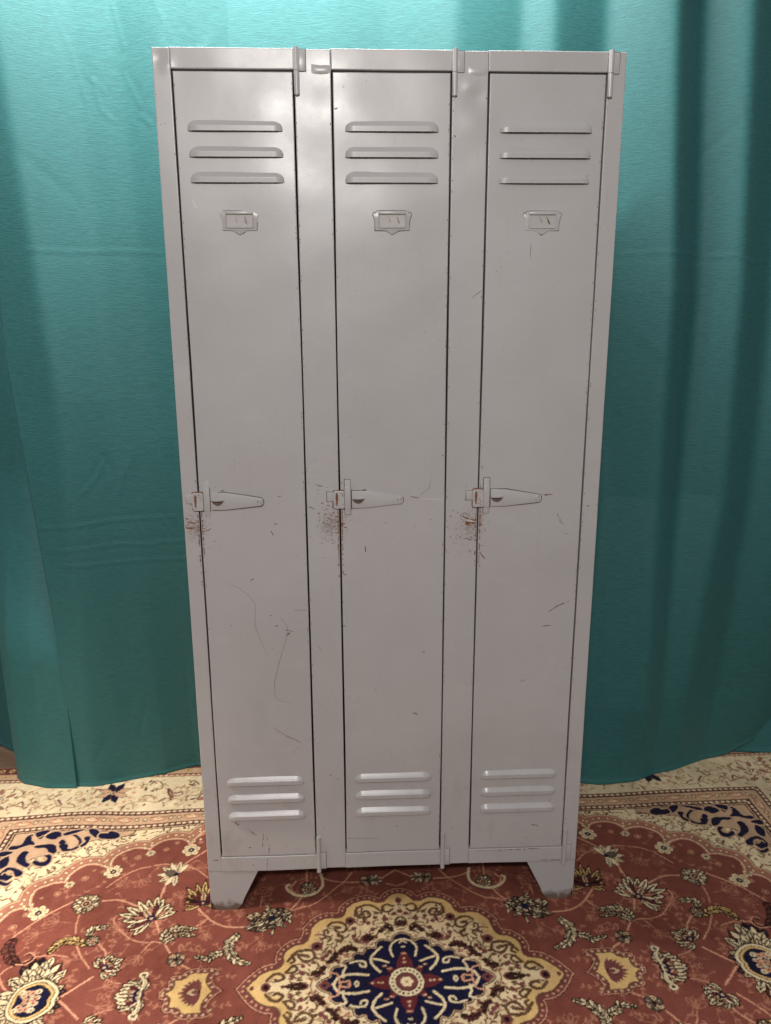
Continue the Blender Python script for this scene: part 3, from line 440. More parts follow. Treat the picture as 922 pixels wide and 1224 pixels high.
def do(s):
    t = s[0]
    if t == 'P': poly(s[3], s[1], bool(s[2]), 'b' if s[1] == 'n' else 'k', -7 if s[1] == 'n' else 1.5)
    elif t == 'L':
        P = [list(v) for v in s[3]]
        if s[1] == 'p' and s[2] >= 3.5:
            a, b = np.array(P[0], float), np.array(P[1], float); P.insert(0, (a+(a-b)/np.hypot(*(a-b))*12).tolist())
            a, b = np.array(P[-1], float), np.array(P[-2], float); P.append((a+(a-b)/np.hypot(*(a-b))*12).tolist())
        w_ = s[2]+(1.3 if P[0][1] > 655 else 0)
        line(P, s[1], w_)
    elif t == 'D': dot(s[3], s[2], s[1])
    elif t == 'A': leaf(s[1], s[2], s[3])
    elif t == 'F': palmette(*s[1:])
    elif t == 'G': tulip(*s[1:])
    elif t == 'O':
        c, r = s[2], s[3]; dot(c, r+2.5, 'k'); dot(c, r+1.5, 'q'); dot(c, r*.6, 'o'); dot(c, r*.4, 'p')
    elif t == 'R':
        c, r = s[1], s[2]
        for k in range(6):
            a = 2*math.pi*k/6+.3; q = (c[0]+r*.72*math.cos(a), c[1]+r*.72*math.sin(a)); dot(q, r*.38+1.4, 'o'); dot(q, r*.38, 'c'); dot(q, r*.15, 't')
        dot(c, r*.38, 'n'); dot(c, r*.14, 'b')
    elif t == 'ROS':
        c, r = s[1], s[2]; dot(c, r*1.0, 'e'); 
        for k in range(16):
            a = 2*math.pi*k/16; dot((c[0]+r*1.02*math.cos(a), c[1]+r*1.02*math.sin(a)), 6, 'p')
        for k in range(8):
            a = 2*math.pi*(k+.5)/8; petal(c, a, r*.88, r*.36, 'n' if k % 4 in (1, 2) else 'b', 'o', 2)
        dot(c, 8, 'b'); dot(c, 4, 'k')
# field
scal = [s for s in SH if s[0] == 'SC'][0][1]
pts = [[-1250, 60], [-1230, 120], [-1180, 170]]
for a in scal: pts += catmull(a, 6).tolist()
for a in ([[-540, 521], [-525, 540], [-470, 557], [-420, 560], [-385, 548], [-372, 530]], [[-352, 530], [-340, 550], [-280, 566], [-225, 566], [-190, 552], [-182, 535]], [[-162, 535], [-150, 553], [-90, 570], [-30, 570], [0, 552]]):
    pts += catmull(a, 6).tolist()
spine = np.array(pts)
P = np.array(pts+[[20, 552], [20, -40], [-1500, -40], [-1500, 60]])
# ground between scallops and frame is sprinkled with small twigs
rr = random.Random(3)
def sprinkle(n, box, test, sz=(7, 15), cols=('o', 'o', 't', 'm', 'k')):
    for _ in range(n):
        x = rr.uniform(box[0], box[1]); y = rr.uniform(box[2], box[3])
        if not test(x, y): continue
        a = rr.uniform(0, math.pi*2); L = rr.uniform(*sz); b = a+rr.uniform(.5, 1.6); col = rr.choice(cols)
        kind = rr.random()
        if kind < .6: line([(x, y), (x+L*math.cos(a), y+L*math.sin(a)), (x+L*1.3*math.cos(a)+L*.7*math.cos(b), y+L*1.3*math.sin(a)+L*.7*math.sin(b))], col, rr.uniform(2.6, 4.6))
        elif kind < .85: petal((x, y), a, L*1.2, L*.55, col, 'o', 1)
        else: dot((x, y), L*.34, 'p'); dot((x, y), L*.15, 'k')
sprinkle(1500, (-1058, 0, 120, 566), lambda x, y: True, (6, 14), ('o', 'o', 'k', 't', 'm', 'd'))
sprinkle(700, (-1058, 0, 120, 566), lambda x, y: True, (5, 10), ('g', 'o', 's', 'q'))
sl, X, Y = cv.win(-UW, 0, 0, 600)
D = segdist(X, Y, spine); ins = inside(X, Y, P) & (X > -1240); sd = np.where(ins, -D, D)
for dep, col in ((-34, 'k'), (-32, 'b'), (-27, 'q'), (-6, 'o'), (-4, 'c'), (-2, 'p'), (2.5, 'r')):
    clipf = ((X > -1058) & (Y < 566)).astype(float)
    cv.blend(sl, np.clip(.5-(sd+dep)*RES, 0, 1)*clipf, PAL[col])
# subtle abrash inside the red field
step = 0; acc = 0
nx = np.gradient(spine, axis=0); nx /= np.hypot(nx[:, 0], nx[:, 1])[:, None]+1e-9
for i in range(1, len(spine)):
    acc += np.hypot(*(spine[i]-spine[i-1]))
    if acc > 15:
        acc = 0; q = spine[i]+np.array([-nx[i, 1], nx[i, 0]])*16
        if q[0] > -1050 and q[1] < 560: dot(q, 4.5, 'k'); dot(q, 3.6, 'c')
bk = [(-1085, 580), (-900, 582), (-740, 572), (-742, 545), (-830, 528), (-880, 492), (-935, 470), (-975, 455), (-985, 415), (-1020, 395), (-1052, 385), (-1060, 350), (-1085, 340)]
clip_ = cv.A.copy(); poly(bk, 'b', True, 'o', 4)
ii = int((UW-1058)*RES); jj = int(566*RES); clip_[:jj, ii:] = cv.A[:jj, ii:]; cv.A[:] = clip_
def infield(x, y):
    xa = np.array([[x]]); ya = np.array([[y]]); return inside(xa, ya, P)[0, 0] and segdist(xa, ya, spine)[0, 0] > 26 and not (abs(x) < 400 and y < 320*(1-abs(x)/430))
for _ in range(210):
    x = rr.uniform(-1040, 0); y = rr.uniform(0, 540)
    if not infield(x, y): continue
    a = rr.uniform(0, 6.3); L = rr.uniform(16, 34); b = a+rr.uniform(-.8, .8); q1 = (x+L*math.cos(a), y+L*math.sin(a)); q2 = (q1[0]+L*.7*math.cos(b), q1[1]+L*.7*math.sin(b))
    line([(x, y), q1, q2], 'q', 1.7)
    for q in ((x, y), q1, q2):
        for s_ in (-1, 1): petal(q, b+s_*rr.uniform(.5, 1.1), rr.uniform(7, 12), 4.5, 'q', 'q', .5)
for s in SH:
    if s[0] in ('P', 'L', 'D', 'A', 'F', 'G', 'O', 'R', 'ROS'): do(s)
sprinkle(330, (-1300, 0, 662, 812), lambda x, y: math.hypot(x+839, y-745) > 75, (8, 17), ('t', 'o', 'q', 't', 'm'))
sprinkle(150, (-1300, -1155, 0, 650), lambda x, y: True, (8, 17), ('t', 'o', 'q', 't', 'm'))
# border repeats: more curls along the cream main border
def curl(c, s, a, col):
    P = [(c[0]+s*(1-t*.85)*math.cos(a+t*6), c[1]+s*.8*(1-t*.85)*math.sin(a+t*6)) for t in np.linspace(0, 1, 9)]
    line(P, col, 3)
for k in range(9):
    x = -560+k*70
    line([(x-70, 700+60*(k % 2)), (x-35, 735), (x, 760-60*(k % 2)), (x+20, 740)], 't', 3); curl((x, 735+(k % 2)*20), 22, k, 'm' if k % 2 else 'o')
    petal((x-20, 700+40*(k % 2)), k, 34, 16, 'q', 'o', 2)
do(['ROS', [-280, 745], 62]); do(['ROS', [0, 745], 62])
for k in range(8):
    for q in ((-1228, 560-k*80), (-1228+(k-4)*14, 690+(k % 3)*45)):
        curl(q, 24, k*1.7, 'm' if k % 2 else 't'); petal((q[0]+26, q[1]+10), k, 30, 14, 'q', 'o', 2)
# pendant
pen = [s for s in SH if s[0] == 'PEN'][0][1]
pen = catmull(pen, 4).tolist(); full = pen+[[x, -y] for x, y in pen[::-1]]
bands(full, [(0, 'k'), (2, 'p'), (4, 'm'), (14, 'o'), (16, 'g')])
acc = 0
for i in range(1, len(pen)):
    acc += math.dist(pen[i], pen[i-1])
    if acc > 15:
        acc = 0; a = np.array(pen[i]); t = np.array(pen[i])-np.array(pen[i-1]); t = t/(np.hypot(*t)+1e-9); q = a+np.array([t[1], -t[0]])*-12
        cen = np.array([-465., 0.]); q = a+(cen-a)/np.hypot(*(cen-a))*10; dot(q, 4.2, 'o'); dot(q, 3.3, 'b')
for s in SH:
    if s[0] == 'F' and s[1] == 'gl': do(s)
line([(-375, 0), (-355, 0)], 'k', 2.5, False)
# medallion
med = [s for s in SH if s[0] == 'MED'][0][1]
mp = []
for a in med: mp += catmull(a, 6).tolist()
mq = mp+[[20, mp[-1][1]], [20, -20], [mp[0][0]+2, -20]]
mpn = np.array(mp); loop = np.array(mp+[[-x, y] for x, y in mp[::-1]]+[[-x, -y] for x, y in mp]+[[x, -y] for x, y in mp[::-1]])
bands(loop, [(0, 'k'), (2, 'p'), (4.5, 'm'), (19, 'o'), (21.5, 'g')])
sl, X, Y = cv.win(-400, 0, 0, 330); D = segdist(X, Y, loop, True); ins = inside(X, Y, loop)
cv.blend(sl, np.clip((D-38)*.08, 0, 1)*ins*.75, PAL['e'])
acc = 0
for i in range(1, len(mp)):
    acc += math.dist(mp[i], mp[i-1])
    if acc > 15:
        acc = 0; t = mpn[i]-mpn[i-1]; t /= np.hypot(*t)+1e-9; q = mpn[i]+np.array([t[1], -t[0]])*12; dot(q, 5, 'k'); dot(q, 4.2, 'q'); dot(q, 2, 'p')
rr = random.Random(11)
nav = [s for s in SH if s[0] == 'NAV'][0][1]; npn = []
for a in nav: npn += catmull(a, 6).tolist()
npp = np.array(npn); nloop = np.array(npn+[[-x, y] for x, y in npn[::-1]]+[[-x, -y] for x, y in npn]+[[x, -y] for x, y in npn[::-1]])
def inmed(x, y):
    xa = np.array([[x]]); ya = np.array([[y]])
    return inside(xa, ya, loop)[0, 0] and segdist(xa, ya, loop, True)[0, 0] > 44
sprinkle(520, (-330, 0, 0, 250), inmed, (6, 14), ('o', 'm', 'o', 't'))
bands(nloop, [(-3, 'e'), (0, 'k'), (2.5, 'b'), (5, 'k'), (7, 'n')])
for s in [s for s in SH if s[0] == 'MQ'][0][1]: do(s if s[1] != 'o' or s[0] != 'L' else ['L', 'o', s[2]+1.8, s[3]])
for k in range(16):   # maroon star and the cream ring in the heart
    a = 2*math.pi*k/16; petal((0, 0), a, 84 if k % 4 == 0 else (62 if k % 2 == 0 else 46), 36 if k % 4 == 0 else 20, 'w', 'w', .5)
for k in range(16):
    a = 2*math.pi*k/16
    for r in (52, 62, 76):
        if k % 2 == 0 and (r < 70 or k % 4 == 0): dot((r*math.cos(a)+4*math.sin(k+r), r*math.sin(a)), 3.4, 'q'); dot((r*math.cos(a), r*math.sin(a)), 2, 'c')
dot((0, 0), 40, 'k'); dot((0, 0), 38, 'e'); dot((0, 0), 25, 'k'); dot((0, 0), 23, 'm')
for k in range(20): a = 2*math.pi*k/20; dot((31.5*math.cos(a), 31.5*math.sin(a)), 2.6, 'k')
for k in range(6): a = 2*math.pi*k/6; dot((8*math.cos(a), 8*math.sin(a)), 6, 'c')
dot((0, 0), 4, 't')

# assemble the four quarters and sample them on the carpet's grid
Qd = cv.A
def sample(U, V):
    x = (UW-np.abs(U))*RES-.5; y = np.abs(V)*RES-.5
    out = 0
    for ox, oy in ((-.4, -.4), (.4, -.4), (-.4, .4), (.4, .4)):
        xi = np.clip(np.round(x+ox).astype(int), 0, cv.w-1); yi = np.clip(np.round(y+oy).astype(int), 0, cv.h-1); out = out+Qd[yi, xi]
    return out/4
ul = np.concatenate([np.arange(-1448, -1290, 6), np.arange(-1290, 1290, 2.0), np.arange(1290, 1449, 6)])
vl = np.concatenate([np.arange(-912, -260, 10), np.arange(-260, 160, 2.0), np.arange(160, 660, 2.4), np.arange(660, 913, 4)])
U, V = np.meshgrid(ul, vl)
rs = np.random.RandomState(5)
def smoothnoise(U, V, wl, seed):
    r = np.random.RandomState(seed); out = 0*U
    for _ in range(7):
        a = r.uniform(0, 2*np.pi); k = 2*np.pi/wl*r.uniform(.6, 1.5); out = out+np.sin(k*(U*np.cos(a)+V*np.sin(a))+r.uniform(0, 6.28))
    return out/7
Uw = U+2.2*smoothnoise(U, V, 160, 1); Vw = V+2.6*smoothnoise(U, V, 190, 2)+5*np.exp(-((V-600)/110)**2)*np.sin(U/62+1)*np.clip(-U/600, 0, 1)
jit = np.random.RandomState(9)
C3 = (sample(Uw+jit.normal(0, .75, U.shape), Vw+jit.normal(0, .75, U.shape))+sample(Uw+jit.normal(0, 1.0, U.shape), Vw+jit.normal(0, 1.0, U.shape)))/2
wear = 1+.22*smoothnoise(U, V, 210, 3)+.14*smoothnoise(U, V, 45, 4)+.10*rs.uniform(-1, 1, U.shape)
C3 = np.clip(C3*wear[..., None], 0, 1)
C3 = np.clip((C3-.012)*1.03, .003, 1)
H = .0032*(smoothnoise(U, V, 420, 8)+.5)+.0045*np.exp(-((V-640-30*np.sin(U/300))/60)**2)*(.5+.5*np.sin(U/150+.6))
lum = C3.mean(-1); H = H+.0006*lum+.0004*rs.uniform(-1, 1, U.shape)
near = np.exp(-((np.abs(U)-408)/60)**2)*np.exp(-((V-240)/60)**2); H = H*(1-near)
ed = np.minimum(1448-np.abs(U), 912-np.abs(V)); H = H*np.clip(ed/60, 0, 1)
P3 = np.stack([U/1000, V/1000, H-.004], -1)
m, nt, p = mat('carpet_pile')
at = node(nt, 'ShaderNodeVertexColor', layer_name='pattern')
gm = node(nt, 'ShaderNodeNewGeometry'); wp = gm.outputs['Position']
kn = noise(nt, wp, 380, 3, .7); kn2 = noise(nt, wp, 30, 3, .6)
f = mathn(nt, 'ADD', .68, mathn(nt, 'ADD', mathn(nt, 'MULTIPLY', kn, .46), mathn(nt, 'MULTIPLY', kn2, .18)))
vm = node(nt, 'ShaderNodeVectorMath', operation='SCALE'); nt.links.new(at.outputs[0], vm.inputs[0]); nt.links.new(f, vm.inputs['Scale'])
nt.links.new(vm.outputs[0], p.inputs['Base Color']); p.inputs['Roughness'].default_value = .85; p.inputs['Specular IOR Level'].default_value = .06
p.inputs['Sheen Weight'].default_value = .06; p.inputs['Sheen Roughness'].default_value = .5; p.inputs['Sheen Tint'].default_value = (1, .8, .7, 1)
nt.links.new(bump(nt, kn, .9, .0030), p.inputs['Normal'])
carpet = grid_obj('persian_carpet', P3, m, attr=np.concatenate([C3, np.ones(C3.shape[:2]+(1,))], -1))
carpet.location = (.016, -.232, .004); carpet.rotation_euler.z = R(.9)
tag(carpet, 'red and cream patterned carpet with a scalloped oval centre under the lockers', 'carpet')

# ------------------------------------------------------------------ curtains
CREASES = [[[-808, 2170], [-769, 2060], [-740, 1938]], [[-555, 2173], [-515, 2077]], [[-728, 1999], [-690, 1963]], [[-720, 1989], [-706, 1924], [-674, 1899]], [[-640, 2005], [-605, 1929]], [[-607, 1910], [-583, 1890]], [[-974, 840], [-784, 857], [-583, 864]], [[-922, 777], [-755, 787], [-684, 780], [-576, 791]], [[-927, 732], [-772, 732], [-585, 733]], [[-713, 861], [-689, 811], [-678, 773]], [[-638, 859], [-603, 809]], [[-773, 1036], [-801, 983], [-847, 936]], [[-845, 661], [-822, 570], [-805, 490]], [[-776, 395], [-752, 454], [-715, 380], [-693, 352]], [[-696, 786], [-692, 580], [-670, 420]], [[-914, 1585], [-806, 1583], [-676, 1587], [-576, 1581]], [[629, 1580], [744, 1582], [918, 1576]], [[918, 1574], [987, 1578]], [[977, 1569], [1024, 1558], [1071, 1561]], [[963, 1959], [980, 1909]], [[-658, 2162], [-636, 2061]], [[-323, 2120], [-346, 2073]], [[-125, 2168], [-158, 2085]], [[-867, 1417], [-845, 1307]], [[953, 181], [1023, 294]], [[710, 217], [733, 69]]]
def curtain(name, label, x0, x1, yb, breaks, hem, amp_z, ztop=2.45, creases=(), dx=.005, dz=.006, lean=None, sharp=()):
    """breaks: rows of (z, [x...]) with slopes between them; yb(x) is the line of the hem on the floor"""
    xs = np.arange(0, 1+1e-6, dx/(x1-x0)); zs = np.arange(0, 1+1e-6, dz/ztop)
    S, T = np.meshgrid(xs, zs)
    Z = T*ztop
    lo = x0 if lean is None else np.interp(Z, lean[0], lean[1])
    X = lo+S*(x1-lo)
    slopes = np.array(breaks['slopes']); bz = breaks['z']; bx = np.array(breaks['x'])     # (nz, nb)
    fine = np.linspace(x0-.25, x1+.05, 900); dF = fine[1]-fine[0]
    Y = np.zeros_like(X)
    ker = np.exp(-(np.arange(-40, 41)*dF/.016)**2); ker /= ker.sum()
    for j, t in enumerate(zs):
        z = t*ztop
        b = np.array([np.interp(z, bz, bx[:, k]) for k in range(bx.shape[1])])
        sl = slopes[0]+((slopes[1:]-slopes[:-1])[:, None]/(1+np.exp(-(fine[None]-b[:, None])/.009))).sum(0)
        prof = np.cumsum(sl)*dF
        prof -= prof[450:].mean() if False else np.polyval(np.polyfit(fine, prof, 1), fine)
        Y[j] = np.interp(X[j], fine, prof)*np.interp(z, amp_z[0], amp_z[1])
    base0 = np.interp(X, yb[0], yb[1]); w = np.clip(1-Z/1.1, 0, 1)**1.5 if not sharp else 1-np.clip((Z-sharp[0])/(sharp[1]-sharp[0]), 0, 1)**2*(3-2*np.clip((Z-sharp[0])/(sharp[1]-sharp[0]), 0, 1))
    Y = base0*w+yb[2]*(1-w)+Y
    # cloth is never ruler-flat: broad soft drag lines and fine buckling
    r = np.random.RandomState(int(abs(x0)*100)+3)
    for _ in range(16):
        k = r.uniform(6, 26); a = r.uniform(-.14, .14); Y += r.uniform(.0005, .0022)*8/k*np.sin(k*(X+a*Z)+r.uniform(0, 6.3))*(.6+.4*np.sin(r.uniform(1, 3)*Z+r.uniform(0, 6)))
    for _ in range(24):
        cx_ = r.uniform(x0, x1); cz_ = r.uniform(.05, 2.3); a = r.uniform(-.9, .9); L = r.uniform(.03, .12); wd = r.uniform(.006, .014)
        du = (X-cx_)*math.cos(a)-(Z-cz_)*math.sin(a); dv = (X-cx_)*math.sin(a)+(Z-cz_)*math.cos(a)
        Y += r.uniform(-.0016, .0016)*np.exp(-(du/wd)**2-(dv/L)**2)
    for c in creases:
        c = np.array(c)/1000.; am = .0011 if abs(c[0][1]-c[-1][1]) > .03 else .0014
        d = segdist(X, Z, c); sd = d
        L = np.hypot(*(c[-1]-c[0])); mid = c.mean(0); fade = np.exp(-((np.hypot(X-mid[0], Z-mid[1]))/(L*.62+.02))**4)
        Y -= am*np.exp(-(d/.006)**2)*fade; Y += am*.55*np.exp(-(d/.016)**2)*fade
    hz = np.interp(X, hem[0], hem[1]); Z = Z+hz*np.clip(1-Z/.9, 0, 1)
    # thin turned hem along the floor
    Y -= .0035*np.exp(-((Z-hz-.004)/.006)**2)
    o = grid_obj(name, np.stack([X, Y, Z], -1), TEAL)
    md = o.modifiers.new('cloth', 'SOLIDIFY'); md.thickness = .0016; md.offset = 0
    tag(o, label, 'curtain', 'green curtains behind the lockers')
    return o
cw = [c for c in CREASES if max(p[0] for p in c) < 0]; ce = [c for c in CREASES if min(p[0] for p in c) > 0]
curtain('curtain', 'wide smooth green curtain left of the lockers with flattened packing creases', -1.03, -.30,
        ([-1.1, -.97, -.90, -.82, -.70, -.61, -.50, -.30], [.565, .561, .561, .571, .602, .646, .660, .665], .545),
        dict(z=[0, 1.2, 2.3], x=[[-.90, -.80, -.66, -.50], [-.87, -.74, -.62, -.50], [-.93, -.77, -.66, -.54]], slopes=[-.50, .26, -.05, -.32, .28]),
        ([-2, 2], [.001, .001]), ([0, .5, 1.4, 2.3], [.35, .6, 1.0, 1.3]), creases=cw,
        lean=([0, .5, 1.0, 1.3, 1.6, 2.4], [-.975, -.962, -.992, -1.012, -1.004, -.985]))
curtain('curtain', 'narrow green curtain fold at the left edge of the photo', -1.55, -.955,
        ([-1.6, -1.30, -1.215, -1.165, -1.13, -1.05, -.955], [.80, .80, .74, .60, .566, .541, .536], .745),
        dict(z=[0, 1.2, 2.3], x=[[-1.30, -1.17, -1.06, -.99], [-1.30, -1.15, -1.08, -1.03], [-1.30, -1.15, -1.08, -1.03]], slopes=[.3, -.5, -.35, .25, 1.0]),
        ([-2, 2], [.001, .001]), ([0, .4, .9, 2.3], [.0, .12, 1.0, 1.0]), sharp=(.38, 1.0))
curtain('curtain', 'deeply folded green curtain right of the lockers', -.42, 1.62,
        ([-.5, .40, .55, .624, .676, .79, .98, 1.147, 1.3, 1.7], [.60, .56, .50, .477, .474, .496, .567, .623, .66, .70], .555),
        dict(z=[0, .25, .9, 1.48, 2.18],
             x=[[-.12, .02, .18, .34, .46, .60, .795, .85, .93, 1.05, 1.25],
                [-.12, .02, .18, .34, .46, .62, .80, .87, .94, 1.08, 1.25],
                [-.12, .02, .184, .36, .44, .66, .80, .89, 1.00, 1.11, 1.26],
                [-.12, .02, .184, .36, .44, .60, .785, .885, .99, 1.10, 1.26],
                [-.12, .02, .184, .36, .435, .58, .738, .84, .945, 1.07, 1.25]],
             slopes=[-.10, .12, -.24, .36, -.48, .50, -.50, 1.05, -.55, .70, -.40, .2]),
        ([-.5, 1.05, 1.14, 1.25, 1.35, 1.7], [.001, .001, .004, .05, .10, .2]), ([0, .25, .7, 1.4, 2.3], [.22, .62, .9, 1.0, 1.0]), creases=ce)
curtain('curtain', 'green curtain hem lying low behind the folded one at the far right', 1.02, 1.9,
        ([1.0, 1.1, 1.2, 1.3, 1.5, 1.9], [.66, .655, .64, .625, .63, .66], .74),
        dict(z=[0, 2.3], x=[[1.15, 1.3, 1.5], [1.15, 1.3, 1.5]], slopes=[-.2, .2, -.3, .3]),
        ([-2, 2], [.001, .001]), ([0, .3, 2.3], [.2, .6, 1]))

# ------------------------------------------------------------------ rolled rug end at the left edge
mb = MB(); n = 40
def rollpt(t, s): return None
root = bpy.data.objects.new('rolled_rug', None); COL.objects.link(root); root.location = (-1.30, .50, 0)
BROWN = simple('brown_backing', (.17, .095, .05), .85, 130, .8, .6)
bm = bmesh.new()
prof = [(.0, .070), (.004, .076), (.012, .080), (.5, .080)]
rings = []
for d_, r_ in prof:
    rings.append([bm.verts.new((d_, r_*(1+.02*math.sin(3*a_))*math.cos(a_), .082+r_*math.sin(a_)*(1+.015*math.sin(2*a_)))) for a_ in np.linspace(0, 2*math.pi, n, endpoint=False)])
for i in range(len(rings)-1):
    for j in range(n): bm.faces.new((rings[i][j], rings[i][(j+1) % n], rings[i+1][(j+1) % n], rings[i+1][j]))
mbb = MB(); mbb.frombm(bm); ro = autosmooth(mbb.build('outer_layer', BROWN, root), 60)
sp = MB(); pts = [(-.001+.001*math.sin(t*7), (.012+.0045*t)*math.cos(t), .082+(.012+.0045*t)*math.sin(t)) for t in np.linspace(0, 4.2*math.pi, 90)]
V = []; F = []
for q in pts: V += [(q[0], q[1], q[2]), (q[0]+.3, q[1], q[2])]
F = [(2*i, 2*i+1, 2*i+3, 2*i+2) for i in range(len(pts)-1)]
sp.add(V, F); so = sp.build('spiral_layer', BROWN, root, True); md = so.modifiers.new('thick', 'SOLIDIFY'); md.thickness = .009
root.rotation_euler.z = R(-112); root.scale = (1, 1, 1)
tag(root, 'brown rolled rug end showing at the left edge beside the green curtain', 'rug')

